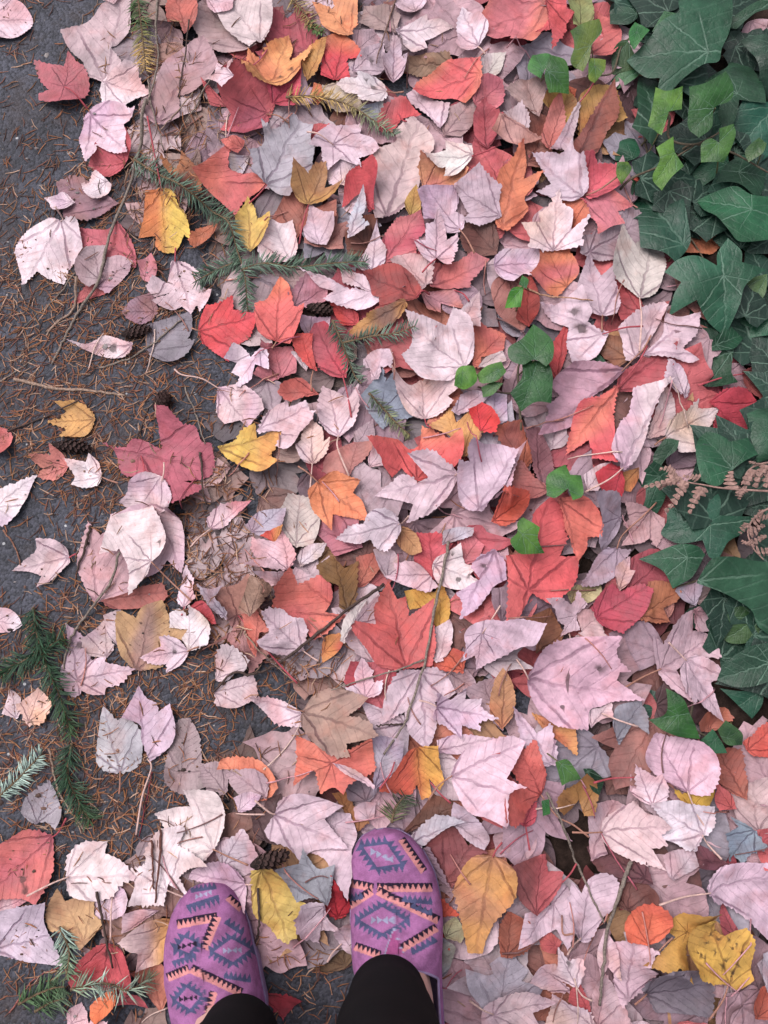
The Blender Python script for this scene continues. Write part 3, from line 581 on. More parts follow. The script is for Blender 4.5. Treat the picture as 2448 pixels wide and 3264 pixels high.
212,46,42 5;1520,1195 1500,1020;1448,1060 1530,1008 1600,1040 1637,1130 1600,1202 1540,1200 1480,1150;1520,1195 1515,1215 1512,1240;small round scarlet leaf in the middle right
224,88,78/228,128,88:t 4;1090,1500 1135,1160;788,1280 880,1250 980,1248 1050,1290 1110,1270 1135,1158 1230,1210 1300,1240 1372,1208 1387,1300 1370,1390 1310,1452 1200,1480 1090,1502 1000,1440 940,1490 880,1430 870,1390;;wide coral red maple leaf under the folded pink leaf
222,194,196/214,182,186:n 5;1345,1490 845,1620;838,1622 900,1570 1000,1490 1080,1502 1100,1530 1160,1500 1048,1365 1180,1340 1300,1430 1347,1490 1330,1560 1280,1640 1180,1730 1038,1792 1060,1680 960,1650;1345,1490 1365,1482 1390,1475;pink leaf with one folded lobe lying over the coral red leaf
208,180,194/190,160,176:n 5;1505,1690 1735,1340;1425,1332 1460,1280 1540,1300 1640,1290 1742,1338 1690,1500 1640,1590 1580,1640 1530,1702 1440,1690 1385,1620 1365,1480 1380,1400 1440,1400;;upright mauve leaf with smooth sides right of the folded pink leaf
226,132,76/218,118,70:n 5;450,1530 765,1780;385,1590 420,1540 480,1500 560,1468 640,1500 712,1535 680,1600 730,1659 767,1782 680,1770 550,1752 537,1842 450,1752 410,1700;450,1530 380,1465 308,1413;bright orange maple leaf in the centre of the carpet
186,118,100/170,100,90:n 3;640,1490 700,1290;490,1450 520,1350 650,1290 797,1288 760,1370 680,1430 640,1492 560,1470;;tawny brown leaf above the bright orange maple leaf
212,108,76/200,95,80:n 3;1470,740 1640,560;1450,520 1500,490 1662,560 1640,650 1530,700 1520,762 1470,742 1482,640;;orange leaf right of the big pale pink leaf
198,98,86/180,100,100:n 3;1200,250 1530,80;1200,110 1340,80 1460,20 1542,80 1450,190 1440,232 1310,257 1200,252 1190,170;1340,270 1400,290 1440,345;orange red leaf right of the pink star leaf
208,172,164 4;1150,240 1000,30;930,80 960,30 1040,15 1195,60 1192,190 1120,262 1060,200 1000,120;;beige pink leaf between the star leaf and the rust red leaf
182,120,122/190,110,90:n 2;1150,300 1370,360;1150,300 1270,260 1340,270 1382,372 1260,350 1250,402 1180,392;;dusty rose crumpled leaf right of the rust red leaf
202,184,184 3;1400,490 1500,290;1360,440 1430,350 1502,288 1512,400 1500,502 1400,492;;greyish pink pointed leaf above the orange leaf
230,212,206 4;1510,770 1659,670;1508,770 1560,700 1659,665 1680,720 1600,760;;creamy sliver beside the green ivy sprig
196,176,192 3;1600,1140 1620,940;1560,1000 1620,940 1680,960 1680,1120 1630,1142 1590,1060;;lilac leaf right of the small round scarlet leaf
200,178,190 3;1360,1080 1530,940;1335,1060 1400,950 1480,925 1560,960 1480,1040 1370,1085;;lilac leaf above the yellow orange leaf
222,196,196 3;790,1420 860,1330;780,1370 820,1300 870,1360 870,1412 790,1422;;pink leaf scrap left of the wide coral red leaf
176,148,150 2;710,1290 790,1130;700,1210 795,1128 812,1230 780,1290 705,1290;;brownish pink leaf between the square-topped leaf and the coral one
#F
226,202,208 4;-40,90 240,60;-45,60 0,5 60,-10 220,-10 247,100 200,172 130,160 60,212 -20,165;;pale pink leaf with smooth edge left of the orange curled leaf
206,112,66/196,96,90:n 4;400,220 300,10;180,180 230,80 240,0 400,-10 462,120 400,222 340,282 270,262;;curled orange brown leaf below the neat star leaf
200,172,178/190,162,168:n 5;620,410 545,40;620,412 560,390 480,240 500,140 542,38 625,140 690,100 722,330 690,402;620,410 625,450 622,505;grey pink upright leaf with three dark veins near the mottled leaf
208,196,180/180,168,156:n 5;850,300 960,-105;850,302 790,250 700,170 690,60 740,-110 830,-55 962,-112 1022,30 1000,150 960,250 900,292;850,300 850,450 830,660;mottled cream and grey maple leaf beside the dark ivy
166,64,62 3;850,390 742,160;740,158 850,300 862,400 740,432 710,330;;dark red pointed leaf left of the mottled cream leaf
222,196,200/210,182,190:n 5;625,520 255,330;248,328 350,330 480,258 550,380 540,440 642,520 580,660 500,700 420,722 400,600 410,480 330,430;625,520 740,510 860,495;pale pink torn leaf with black gaps;500,480,34 450,380,24
192,66,60 4;340,800 405,450;405,448 412,580 380,700 330,802 280,720 310,600;;narrow red leaf standing beside the green ivy sprig
214,186,186/200,165,165:n 4;830,670 1000,335;740,480 860,370 1000,330 1022,350 960,490 900,580 830,672 770,690 750,560;;pink leaf beneath the long red stalks at the right
204,174,178/214,186,190:n 4;890,650 1240,380;1040,380 1130,400 1242,378 1210,510 1130,612 1212,680 1160,702 1060,680 890,652 1000,530 1020,450;;large rosy grey maple leaf touching the dark ivy
180,72,72/165,62,62:n 3;740,850 1050,612;1052,608 1012,800 960,850 830,862 740,852 760,760 900,690 960,660;;brick red leaf below the tangle of red stalks
194,146,160/184,134,150:n 5;730,770 240,1140;730,770 620,725 520,713 440,725 340,790 310,850 357,895 290,960 300,1000 233,1147 380,1100 450,1075 560,910 650,850;730,770 800,700 860,640 915,545;large mauve pink half leaf showing its smooth underside
212,78,76/220,112,82:m 5;725,850 430,1235;725,850 600,910 510,930 460,1010 423,1242 540,1185 560,1290 682,1332 690,1250 700,1000;725,850 830,720 900,600;brilliant red and orange leaf below the mauve pink underside
218,180,194/226,204,200:s 5;740,1365 1035,828;740,1367 690,1310 673,1230 730,1080 760,1050 800,1000 830,870 1042,823 980,900 920,1080 880,1200 820,1312;740,1365 650,1440 500,1520;curled lilac pink leaf standing right of the brilliant red leaf
218,192,184 3;940,1140 1040,900;980,880 1060,950 1072,1080 1020,1130 930,1147 960,1000;;tan pink leaf between the curled lilac leaf and the cream leaf
232,214,204 5;1025,1160 1335,995;1025,1160 1030,1090 1080,1030 1150,1000 1207,948 1215,990 1342,988 1300,1090 1222,1165 1240,1172 1215,1242 1110,1247 1090,1190;1025,1160 990,1180 948,1215;cream leaf with a pale stalk left of the dark crimson leaf
182,52,62/170,48,58:n 5;1290,960 1568,1160;1285,960 1340,900 1400,880 1490,890 1567,965 1510,990 1560,1050 1572,1162 1480,1167 1390,1112 1330,1122 1315,1080 1342,1000;;dark crimson leaf beside the ivy on the right
222,196,198 3;1150,880 1050,710;1010,800 1040,700 1110,730 1172,830 1160,882 1080,862;;pale pink leaf above the cream leaf
126,52,46/140,64,54:n 4;1495,780 1670,700;1490,770 1659,690 1690,720 1690,900 1600,962 1500,852;1495,775 1350,810 1185,875;dark reddish brown leaf at the right edge with a long pale stalk
178,154,158/190,170,165:n 3;1500,690 1640,545;1480,640 1520,550 1650,540 1690,560 1690,700 1500,702;;crinkled greyish tan leaf at the right edge
192,100,66/150,75,60:n 3;130,1340 0,1120;-40,1130 110,1083 150,1160 192,1280 130,1342 40,1272;;rusty orange leaf with dark edge left of a single ivy leaf
134,84,86 3;240,1480 220,1120;150,1130 230,1118 300,1250 312,1370 240,1482 200,1380 180,1260;;brownish maroon leaf above the single heart-shaped ivy leaf
206,166,178 4;-110,1560 130,1215;-120,1560 -60,1380 132,1213 70,1380 40,1480 -20,1542;;rose mauve strip of leaf right of the upright mauve leaf
168,98,86 3;270,1490 120,1340;20,1440 120,1330 200,1420 282,1490 200,1542 0,1552;;brown pink leaf left of the single heart-shaped ivy leaf
192,52,58 4;740,1370 690,1555;580,1400 680,1330 742,1370 762,1490 700,1567 600,1472;;curled crimson leaf at the foot of the curled lilac leaf
186,118,56 3;850,1360 750,1470;740,1400 850,1358 850,1420 800,1490 745,1480;;ochre orange leaf right of the curled crimson leaf
222,198,198 3;540,1480 650,1330;525,1400 600,1340 665,1330 600,1472 540,1482;;pale pink leaf left of the curled crimson leaf
132,104,118 2;1040,1340 1200,1250;1040,1300 1100,1245 1212,1240 1180,1330 1050,1352;;dim purple leaf between ivy and cream leaf
166,62,48 3;160,455 170,175;95,420 130,280 170,170 222,260 227,360 160,462;;rust red folded leaf below the small ivy at the pale smooth leaf
138,84,52 2;770,680 610,540;600,560 650,535 750,550 772,682 700,720 640,650;;brown leaf under the pale pink torn leaf
#G
206,178,178/216,190,186:n 4;457,370 105,448;457,370 440,310 370,260 258,253 250,310 225,350 160,390 100,450 200,460 270,490 253,552 350,510 420,440 462,400;457,370 480,355 508,345;dusty pink maple leaf alone on asphalt at left
204,158,156/190,148,148:n 3;650,640 605,175;540,310 600,168 680,230 760,200 860,400 870,560 800,600 650,642 610,600 528,440;;large rosy brown leaf at the bottom of the pale leaf stack
220,188,186 4;1010,25 1195,455;760,100 900,30 1010,23 1110,55 1200,150 1217,340 1195,457 1100,390 1040,450 900,500 820,300;;pink leaf in the middle of the pale leaf stack
232,214,206/226,204,198:n 5;1010,400 695,340;688,342 720,220 758,108 880,65 1010,50 1070,130 1102,250 1070,350 1010,402 980,470 858,592 860,440 800,330;1010,400 1130,530 1280,660;creamy maple leaf on top of the pale leaf stack;1065,270,12 755,370,10
172,92,76/150,78,64:n 4;690,655 1090,590;690,655 860,600 950,560 1060,545 1102,620 1050,670 900,702 750,702;;rust brown rolled leaf below the pale leaf stack
188,144,90/156,116,100:m 4;915,1105 1000,690;915,1107 850,1060 800,990 775,880 780,760 810,725 900,760 950,700 1080,668 1112,750 1120,812 1242,790 1210,900 1070,910 1060,1072;;ochre maple leaf with a purplish midrib below the rolled leaf
232,208,212 5;1215,690 1230,435;1215,692 1170,640 1190,540 1230,433 1290,530 1280,580 1302,630;1215,690 1205,720 1195,750;slender pale pink leaf above the white leaves
206,80,82 4;1230,710 1430,800;1218,702 1300,660 1360,665 1420,740 1432,802 1390,800 1330,740 1250,722;;red leaf rim arching behind the white leaf
234,222,218 5;1240,975 1260,700;1120,822 1125,740 1190,718 1250,760 1260,698 1350,750 1397,820 1370,930 1280,972 1240,977 1200,900 1230,845;;white leaf in front of the red rim
228,204,208 5;1240,990 945,1025;1240,992 1190,920 1120,893 1060,898 1060,950 938,1027 1020,1070 1090,1075 1100,1122 1190,1072;1240,990 1290,970 1330,960;pale pink leaf with dark specks over the ochre maple leaf;1150,990,16
194,162,172/180,146,160:n 3;515,1180 455,845;448,838 560,920 582,1010 600,1060 530,1252 480,1262 420,1200 410,1100 450,980;;mauve pink leaf with a dark slit behind the bright pink leaf;530,945,26
228,198,206 5;515,1175 872,1110;515,1177 560,1100 640,1040 705,1032 700,1060 780,1080 877,1110 800,1190 700,1230 690,1267 600,1267 540,1232;;bright pink arrow-shaped leaf by the dark fir branch
206,180,172 3;700,1010 690,775;565,910 650,830 700,768 720,900 737,960 700,1012 600,992;;tan pink leaf between the mauve leaf and the ochre leaf
188,182,188/172,166,176:n 4;790,1779 690,1365;790,1780 690,1772 640,1700 660,1480 690,1358 780,1440 830,1428 900,1480 940,1560 930,1700 880,1762;790,1779 795,1850 790,1930;silver grey maple leaf beside its lilac twin on asphalt
206,178,196/190,160,182:n 5;965,1700 925,1235;925,1228 970,1300 1030,1330 1050,1380 1122,1343 1162,1480 1130,1600 1000,1690 940,1560 920,1480 828,1420 880,1310;965,1700 1000,1760 940,1950 900,2200;lilac maple leaf beside its silver grey twin on asphalt
166,142,138/150,122,118:n 3;1200,1790 1250,1460;1125,1620 1180,1480 1250,1458 1310,1560 1330,1740 1340,1860 1250,1910 1160,1900 1100,1830;;dull grey brown leaf right of the lilac maple leaf
234,190,166 4;190,1450 260,1245;130,1350 200,1280 250,1238 332,1330 320,1400 270,1457 180,1457;;peach leaf under the dark fir branch
222,204,204 3;100,1420 80,1250;30,1390 70,1250 130,1300 132,1380 110,1422;;pale leaf left of the peach leaf
234,216,218 4;-20,790 138,812;-30,710 60,708 120,760 142,812 80,852 -30,857;;whitish leaf cut by the left edge above the fir branch
226,190,190/205,110,112:t 4;1400,175 1635,5;1380,130 1420,50 1500,10 1642,3 1550,100 1480,170 1410,177;1400,175 1320,240 1260,300;little curled pink leaf with a redder tip and thin stalk
190,130,105/176,118,110:n 2;1575,750 1645,1060;1390,950 1520,830 1440,620 1600,580 1659,540 1760,620 1720,700 1800,900 1642,1062 1500,900;1575,750 1700,900 1820,1050 1960,1200;broad tawny brown maple leaf with red star veins
226,208,204 4;1425,1165 1560,960;1420,1110 1430,1020 1490,950 1560,960 1642,1050 1610,1110 1560,1120 1490,1180 1420,1172;;pale pink leaf above the forked dark twig
214,188,186 3;1430,1260 1670,1200;1428,1250 1520,1190 1659,1160 1682,1290 1560,1352 1450,1332;;pale pink leaf below the forked dark twig
170,155,166 2;1480,740 1330,560;1320,560 1400,590 1488,578 1440,640 1500,720 1490,762 1390,690;;grey mauve leaf right of the slender pale pink leaf
214,190,188 3;770,930 770,720;700,760 790,720 800,780 775,930 720,880;;pink edge of a leaf left of the ochre maple leaf
#H
176,98,112/190,110,112:n 2;680,290 400,150;388,150 540,110 680,130 702,280 560,332 490,250;;dusky rose leaf below the bright orange maple leaf
220,198,200/200,182,188:n 5;975,150 585,235;975,150 930,80 830,58 770,95 740,140 680,150 578,237 700,272 790,250 830,302 900,315 960,240 985,190;975,150 1005,128 1040,108;pale greyish pink leaf right of the bright orange maple leaf
202,142,82/180,118,70:n 4;985,180 1110,320;980,168 1060,188 1110,250 1122,320 1060,335 980,270;;curled amber leaf beside the pale greyish pink leaf
206,82,86 3;1210,500 1180,230;1110,230 1250,228 1310,290 1240,420 1210,502 1110,422;;cherry red leaf beneath the thin upright twig
232,218,212 5;1220,410 1500,530;1205,430 1230,370 1310,330 1380,288 1400,370 1420,410 1492,430 1450,480 1503,530 1410,577 1300,562 1230,520;;ivory leaf with two holes under the upright twig;1370,512,20 1330,350,9 1440,485,9
202,166,194/192,158,186:n 5;1605,335 1392,760;1605,333 1500,370 1463,430 1500,510 1368,600 1400,660 1388,763 1500,690 1600,560 1662,520 1662,400;;orchid purple maple leaf with a tiny hole;1540,425,14
222,186,188 4;250,450 195,205;10,240 150,250 202,198 260,280 292,350 270,420 240,452 100,442 -5,430 40,380 10,320;;pink leaf with pointed ears below the orange centre leaf
216,108,84/206,92,84:n 5;600,748 275,455;270,448 320,540 482,478 530,590 520,660 490,720 612,748 520,840 420,892 330,820 250,740 163,690 190,570 230,500;;large orange red star maple leaf left of the brown upright leaf
112,74,34/135,88,40:n 5;640,710 560,385;448,430 540,378 620,430 702,398 700,500 690,650 640,712 590,690 570,560 490,512;;dark olive brown leaf standing upright
204,114,84 3;720,550 810,365;710,380 800,358 842,430 760,540 700,552;;orange leaf right of the dark upright leaf
204,88,78/188,78,62:t 5;1020,1090 910,545;1020,1092 860,1080 780,980 720,900 648,790 822,800 820,700 910,543 970,640 1020,635 1050,742 1192,658 1200,800 1210,950 1180,1062;;huge brick red maple leaf crossed by the upright twig
212,158,64/196,140,56:n 4;1240,850 1250,530;1028,600 1120,580 1210,590 1250,528 1302,650 1300,770 1240,852 1200,780 1190,690 1060,702;;mustard yellow leaf behind the upright twig
220,194,196/210,180,184:n 5;330,975 85,740;330,977 200,1007 80,960 58,920 120,860 88,738 160,710 220,720 260,760 340,780 367,850 350,920;330,975 390,1020 440,1050;pale pink maple leaf below the large orange red star leaf
208,112,88 3;20,980 60,720;-40,760 30,710 70,780 122,850 60,870 20,1000 -20,940;;orange pink leaf left of the pale pink maple leaf
162,124,98 3;0,740 90,540;-60,700 20,520 142,560 80,660 0,742;;cocoa brown leaf above the orange pink leaf
222,196,198 3;200,555 380,480;78,492 240,460 300,440 402,500 330,562 180,562;;pink leaf peeking behind the large orange red star leaf
228,218,204 5;610,930 750,645;598,900 630,760 768,638 720,720 650,850 620,932;;thin ivory sliver left of the huge brick red leaf
220,190,194 3;700,800 830,640;640,780 760,690 832,628 840,740 815,812 700,800;;pink leaf behind the huge brick red leaf, upper side
220,194,194 3;790,1040 680,850;640,920 680,830 760,900 800,1042 700,1000;;pink leaf behind the huge brick red leaf, lower side
204,128,58/180,70,50:n 3;490,990 590,885;470,1010 500,910 590,878 602,940 560,1000 480,1050;;amber leaf beside the crossing stalks
220,194,196 4;900,490 930,310;820,330 900,310 960,350 972,440 900,492 850,432;;pale pink leaf beneath the pale greyish pink leaf
220,184,188 4;1200,480 895,490;888,490 960,470 950,410 1060,398 1130,430 1222,560 1150,592 1000,542;;pink maple leaf left of the ivory leaf with holes
232,206,214 5;755,1290 735,1048;755,1292 700,1270 628,1230 690,1200 685,1140 735,1043 800,1120 810,1185 867,1180 840,1260;;small bright pink star leaf below the huge brick red leaf
182,62,68/195,85,88:n 3;880,1370 720,1080;638,1200 680,1080 860,1080 942,1130 920,1260 880,1372 780,1330 720,1352;;deep crimson leaf beneath the small bright pink star leaf
218,192,196/210,182,190:n 4;1115,1130 1160,1610;1130,1120 1200,1098 1290,1150 1342,1262 1300,1300 1222,1330 1220,1480 1160,1612 1050,1520 1010,1400 878,1447 890,1300 945,1170 1000,1118;;big pale pink maple leaf under the lower part of the upright twig
232,208,214 5;1225,1350 1608,1430;1225,1350 1240,1268 1320,1300 1417,1238 1420,1300 1522,1308 1530,1360 1612,1430 1510,1460 1512,1507 1400,1480 1390,1552 1300,1490 1208,1420;1225,1350 1170,1325 1110,1310;crisp white pink maple leaf lying over the big pale pink one
168,132,110/154,120,104:n 5;345,1390 820,1530;345,1390 400,1300 510,1243 640,1253 762,1300 700,1370 640,1412 760,1440 822,1530 740,1560 640,1592 652,1662 540,1660 420,1580 350,1500 330,1430;345,1390 280,1375 230,1355;large cocoa tan maple leaf in the lower middle
228,204,206 4;340,1400 15,1300;8,1298 130,1298 230,1330 340,1400 357,1470 290,1482 160,1460 110,1410;;narrow pale pink leaf left of the large cocoa tan leaf
212,184,190/195,175,182:n 3;1000,1470 760,1345;748,1338 880,1380 1000,1420 1032,1500 1010,1662 880,1642 830,1540 790,1450;;pink grey leaf right of the large cocoa tan leaf
208,178,182 3;1290,1120 1465,1230;1248,1110 1400,1108 1472,1180 1470,1232 1340,1252 1310,1170;;speckled pink leaf above the crisp white pink leaf
206,172,172/190,152,152:n 3;1650,1480 1540,1190;1418,1250 1540,1188 1659,1180 1702,1350 1650,1482 1560,1400;;speckled dusty pink leaf right of the crisp white pink leaf
224,194,208/214,184,200:n 5;1530,870 1510,1088;1418,880 1460,820 1560,788 1640,800 1730,792 1877,830 1830,942 1760,962 1620,1040 1510,1092 1488,1020 1403,1047 1432,960;1530,870 1590,770 1640,690;pink lilac leaf with splayed lobes near the huge pink leaf
204,86,52/190,70,50:n 3;1390,1110 1160,1060;1148,1060 1290,1020 1330,978 1402,1010 1380,1117 1200,1092;;orange red leaf below the mustard yellow leaf
222,198,196 4;1240,1050 1310,795;1208,1040 1200,880 1310,788 1332,850 1310,980 1250,1052;;pale pink leaf between the brick red leaf and the splayed lilac leaf
222,190,196 3;1250,1640 1570,1570;1248,1580 1380,1540 1582,1568 1500,1610 1380,1662 1250,1642;;pale pink leaf below the crisp white pink leaf
204,104,106 2;1400,400 1500,250;1378,260 1460,230 1522,290 1480,380 1410,402;;pinkish red leaf behind the ivory leaf with holes
190,178,192 4;1275,275 1455,190;1268,282 1280,200 1370,168 1462,178 1450,222 1340,262;;curled lavender leaf at the top of the upright twig
210,74,52/222,140,60:s 3;160,270 190,175;70,225 110,200 202,168 160,275 110,240;;tiny red and orange leaf tip above the pink eared leaf
206,190,174/188,170,158:n 2;300,260 320,0;190,100 260,-20 380,0 442,90 400,240 300,272 220,190;;crumpled cream leaf left of the bright orange maple leaf
176,164,182 2;20,190 190,60;-10,150 60,70 212,60 190,160 60,202;;pale lilac leaf left of the crumpled cream leaf
220,204,204 3;330,410 470,290;320,360 380,290 482,280 450,360 335,415;;whitish pink leaf right of the pink eared leaf
#I
216,88,62 4;-40,110 140,-20;-50,110 0,-40 150,-45 157,30 90,110 20,142;;orange red rounded leaf left of the lone leaf of ivy
216,80,74/210,90,80:n 4;150,555 290,0;215,60 300,-5 380,70 390,180 412,220 372,330 477,338 470,450 400,552 280,622 180,582 110,680 60,760 10,740 30,490 30,350 110,330 230,300 185,120;;huge coral red maple leaf under the lone bright ivy leaf
222,108,82/214,96,76:n 4;370,10 480,345;350,0 480,-22 560,40 607,130 607,217 540,222 530,290 480,352 440,272 415,212 390,170 378,90;;orange coral leaf touching the top of the huge coral leaf
190,168,182/180,160,170:n 4;745,90 640,285;530,0 620,-30 700,-10 752,90 740,170 690,240 640,292 600,222 605,130;;lilac grey smooth leaf right of the orange coral leaf
196,152,146/186,142,138:n 4;930,60 765,260;758,20 860,30 925,58 1000,110 1007,200 960,272 920,230 870,250 758,262 800,180 760,140 790,110;;dusty salmon maple leaf left of the dark ivy
184,162,184 5;720,290 500,518;720,290 640,300 590,350 550,430 493,522 600,520 700,462 742,400 797,310;720,290 760,200 870,95 970,0;lilac leaf with a long crimson stalk
198,158,158 5;730,540 800,348;730,547 700,450 715,400 802,343 800,420 827,430 780,512;;small tan pink leaf above the dark raspberry leaf
178,62,78/165,58,72:n 4;600,720 880,545;568,650 620,570 690,518 740,545 850,518 912,550 900,640 850,722 740,802 620,762 580,702;;dark raspberry leaf beside the orange brown leaf
184,108,62/165,92,58:n 3;860,705 1080,575;915,520 1010,508 1097,570 1080,622 1020,660 1042,732 940,742 850,712 900,640;;orange brown jagged leaf right of the dark raspberry leaf
194,180,126 3;430,620 600,530;398,560 470,523 612,518 610,570 540,622 430,622;;pale olive leaf above the small pink star
232,200,204 5;470,705 372,830;263,620 350,608 430,632 475,563 532,642 482,702 492,790 440,802 368,832 390,770 350,738 320,680;;small pink star leaf above the huge pink leaf
214,184,178 3;440,860 600,720;470,690 560,688 620,770 637,862 560,872 420,862 490,802;420,860 425,840 418,820;pinkish beige leaf behind the small pink star leaf
148,88,52/120,70,46:n 3;220,930 290,700;120,760 290,688 372,800 360,882 280,902 220,932 200,822;;glossy brown leaf left of the small pink star leaf
222,178,194/214,168,186:n 5;165,1110 838,1225;165,1110 200,1030 280,910 460,858 693,858 680,920 700,990 772,1060 720,1070 710,1112 842,1227 690,1242 620,1270 560,1300 530,1400 440,1402 340,1382 250,1312 190,1212;165,1110 130,1050 85,980;huge speckled pink maple leaf, the largest on the right side;600,1040,18 380,1280,16
216,190,190 4;560,1400 680,1250;525,1300 630,1280 685,1240 680,1340 640,1350 600,1372 560,1402;630,1320 720,1360 840,1400;pale pink tip behind the lower edge of the huge pink leaf
206,172,174/196,160,166:n 4;985,1040 1330,850;915,838 990,880 1090,730 1180,688 1200,800 1250,810 1342,850 1352,960 1200,970 1100,1050 1140,1222 1000,1112 940,980;985,1040 880,1090 755,1158;rosy mauve maple leaf behind its paler neighbour near the ivy
226,194,200/216,184,192:n 5;1150,990 1380,1355;1150,990 1100,1040 1098,1120 1140,1222 1172,1250 1200,1230 1270,1290 1390,1360 1360,1280 1320,1130 1372,1100 1370,1040 1290,980 1210,963;1150,990 1090,935 1018,878;pale pink hanging maple leaf over the rosy mauve one
212,178,180 4;1190,690 1375,830;1180,680 1240,658 1330,730 1384,800 1372,842 1300,810 1210,802;;curled pink leaf above the rosy mauve maple leaf
192,162,150/176,146,138:n 3;1210,630 1550,690;1205,620 1260,540 1400,620 1562,660 1550,702 1490,680 1350,672 1270,662;;beige wavy leaf under the big dark ivy leaf
180,164,178 3;1200,630 1100,520;1080,560 1130,510 1222,510 1225,580 1205,635 1130,610;;lilac leaf left of the beige wavy leaf
144,138,152/128,122,138:n 3;720,1480 860,1265;730,1290 850,1258 892,1330 892,1432 820,1390 740,1492 700,1380;;slate grey leaf right of the huge speckled pink leaf
216,188,204/208,178,196:n 4;310,1640 85,1295;78,1288 150,1360 220,1432 292,1388 332,1530 325,1620 240,1625 130,1500;;lavender pink leaf below the huge speckled pink leaf
218,150,76/200,110,64:n 3;230,1340 445,1560;208,1330 330,1370 430,1410 452,1562 370,1500 260,1412;;golden orange strip below the huge speckled pink leaf
208,84,62 3;1540,1540 1690,1420;1518,1500 1640,1400 1690,1390 1690,1570 1560,1562;;orange red leaf cut by the right edge low among ivy
196,112,84 3;1300,1420 1400,1300;1210,1370 1260,1310 1400,1298 1442,1350 1340,1422 1240,1420;;dull orange leaf beneath the pale pink hanging leaf
206,146,92/196,120,70:n 3;0,1390 20,1070;-70,1300 -50,1130 0,1058 50,1120 77,1220 60,1330 0,1392;;amber rimmed oval leaf left of the huge speckled pink leaf
170,112,62 2;1460,970 1370,890;1358,890 1450,880 1482,930 1450,985 1380,960;;small amber leaf in the ivy shade
#J
230,214,204/224,206,198:n 4;1420,620 1035,410;1420,620 1480,480 1482,350 1420,260 1228,253 1245,350 1160,365 1028,408 1070,470 1090,500 1200,492 1190,612 1340,692;1420,620 1530,670 1659,715;creamy leaf above the other pale leaf, nearest the left shoe's toe side
234,218,214 5;1110,905 1000,580;960,640 990,578 1060,520 1190,493 1217,520 1185,612 1330,680 1387,715 1280,740 1200,812 1237,917 1120,870 1090,972 1010,992 880,980 905,860 870,770 950,740;1110,905 1160,930 1215,955;very pale maple leaf with brown needles on it, above the left shoe
228,210,202/216,190,192:n 5;437,830 905,800;435,830 430,720 480,640 560,600 692,603 685,670 800,720 870,768 912,800 800,870 770,922 640,960 480,942 440,882;437,830 330,870 180,945;cream pink leaf with grey veins right of the large red leaf
200,98,86/186,88,92:n 4;340,560 -30,900;340,560 300,540 180,513 60,580 -40,640 -40,950 150,945 250,972 300,900 357,780 350,650;340,560 390,520 440,430;large red leaf with black slits cut by the left edge;150,840,22 175,910,22
196,152,96/176,130,84:n 4;560,1240 400,905;300,1080 340,980 400,898 440,970 560,930 642,898 640,1050 692,1100 620,1200 540,1272 440,1190 330,1172;;golden brown maple leaf beside the silver fir sprig
204,184,198/192,172,188:n 4;-30,1300 380,1200;-40,1080 170,1010 312,988 290,1100 310,1180 340,1250 392,1392 200,1382 0,1342 -40,1332;;big lavender grey leaf cut by the left edge
210,140,142/216,180,180:n 3;-30,1040 180,960;-40,960 100,943 192,960 100,1022 -40,1072;;rosy leaf under the large red leaf at the left edge
218,190,196 3;700,1090 740,930;630,1080 640,940 780,900 850,960 830,1040 740,1092;740,950 745,1060 738,1230;pink leaf below the cream pink leaf
198,76,74/184,66,66:n 4;720,1262 660,1560;478,1502 540,1370 640,1282 720,1258 820,1310 880,1400 892,1480 850,1562 650,1572 520,1562;;rosy red domed leaf behind the low fir sprig;705,1330,22
226,112,52 5;770,1560 610,1760;600,1750 590,1690 680,1600 770,1558 777,1630 730,1702 640,1772;;small vivid orange leaf below the fir sprig at the bottom
202,84,84 4;790,1600 960,1685;780,1570 900,1568 940,1600 967,1687 870,1660 790,1642;;pinkish red leaf tip right of the small vivid orange leaf
218,180,180 3;480,1790 560,1670;468,1720 540,1668 600,1750 740,1720 740,1830 470,1830;;pink leaf cut by the bottom edge below the orange leaf
218,186,176/222,160,90:s 5;1150,1140 910,1430;800,1252 870,1180 960,1120 1080,1088 1172,1110 1140,1250 1060,1392 908,1432 905,1330 850,1300;;beige leaf with a golden left edge touching the left shoe
216,180,180 4;1040,1040 820,1190;808,1190 830,1070 960,1028 1042,1040 950,1110 860,1172;;pink leaf above the beige leaf by the left shoe
212,126,92/196,112,84:n 3;1060,1690 1000,1420;908,1450 1060,1400 1122,1480 1100,1620 1060,1692 970,1582;;orange leaf under the left edge of the left shoe
164,152,164/150,138,152:n 4;250,460 330,200;158,390 180,290 250,240 332,198 380,310 412,410 390,482 300,452 230,462;;shrivelled lilac grey leaf below the pale fir tip
214,180,192 4;1620,870 1275,800;1258,832 1280,780 1360,738 1480,728 1570,790 1622,880 1610,1045 1560,960 1500,900 1350,852;1620,870 1650,865 1690,862;mauve pink leaf against the toe of the left shoe
172,145,142/158,130,130:n 3;1480,240 1340,90;1330,90 1460,70 1500,160 1490,250 1380,240 1340,180;;dull brown leaf above the creamy pale leaves
222,126,84 3;1700,290 1480,60;1458,112 1480,60 1580,38 1700,50 1790,120 1822,210 1770,282 1700,292 1650,202 1560,122;;orange leaf rim showing around a grey brown leaf
178,146,146/165,132,135:n 4;1750,280 1510,120;1490,125 1580,115 1680,110 1760,180 1755,285 1600,280 1520,210;;grey brown leaf covering the orange rim
220,190,198 4;1580,380 1700,275;1555,300 1640,258 1722,280 1660,370 1580,382;1550,410 1640,405 1750,408;small pink leaf left of the pale speckled leaf
196,176,182 3;1480,740 1600,525;1430,620 1540,560 1600,518 1659,580 1722,700 1600,782 1480,742;;greyish pink leaf above the mauve leaf at the left shoe
#K
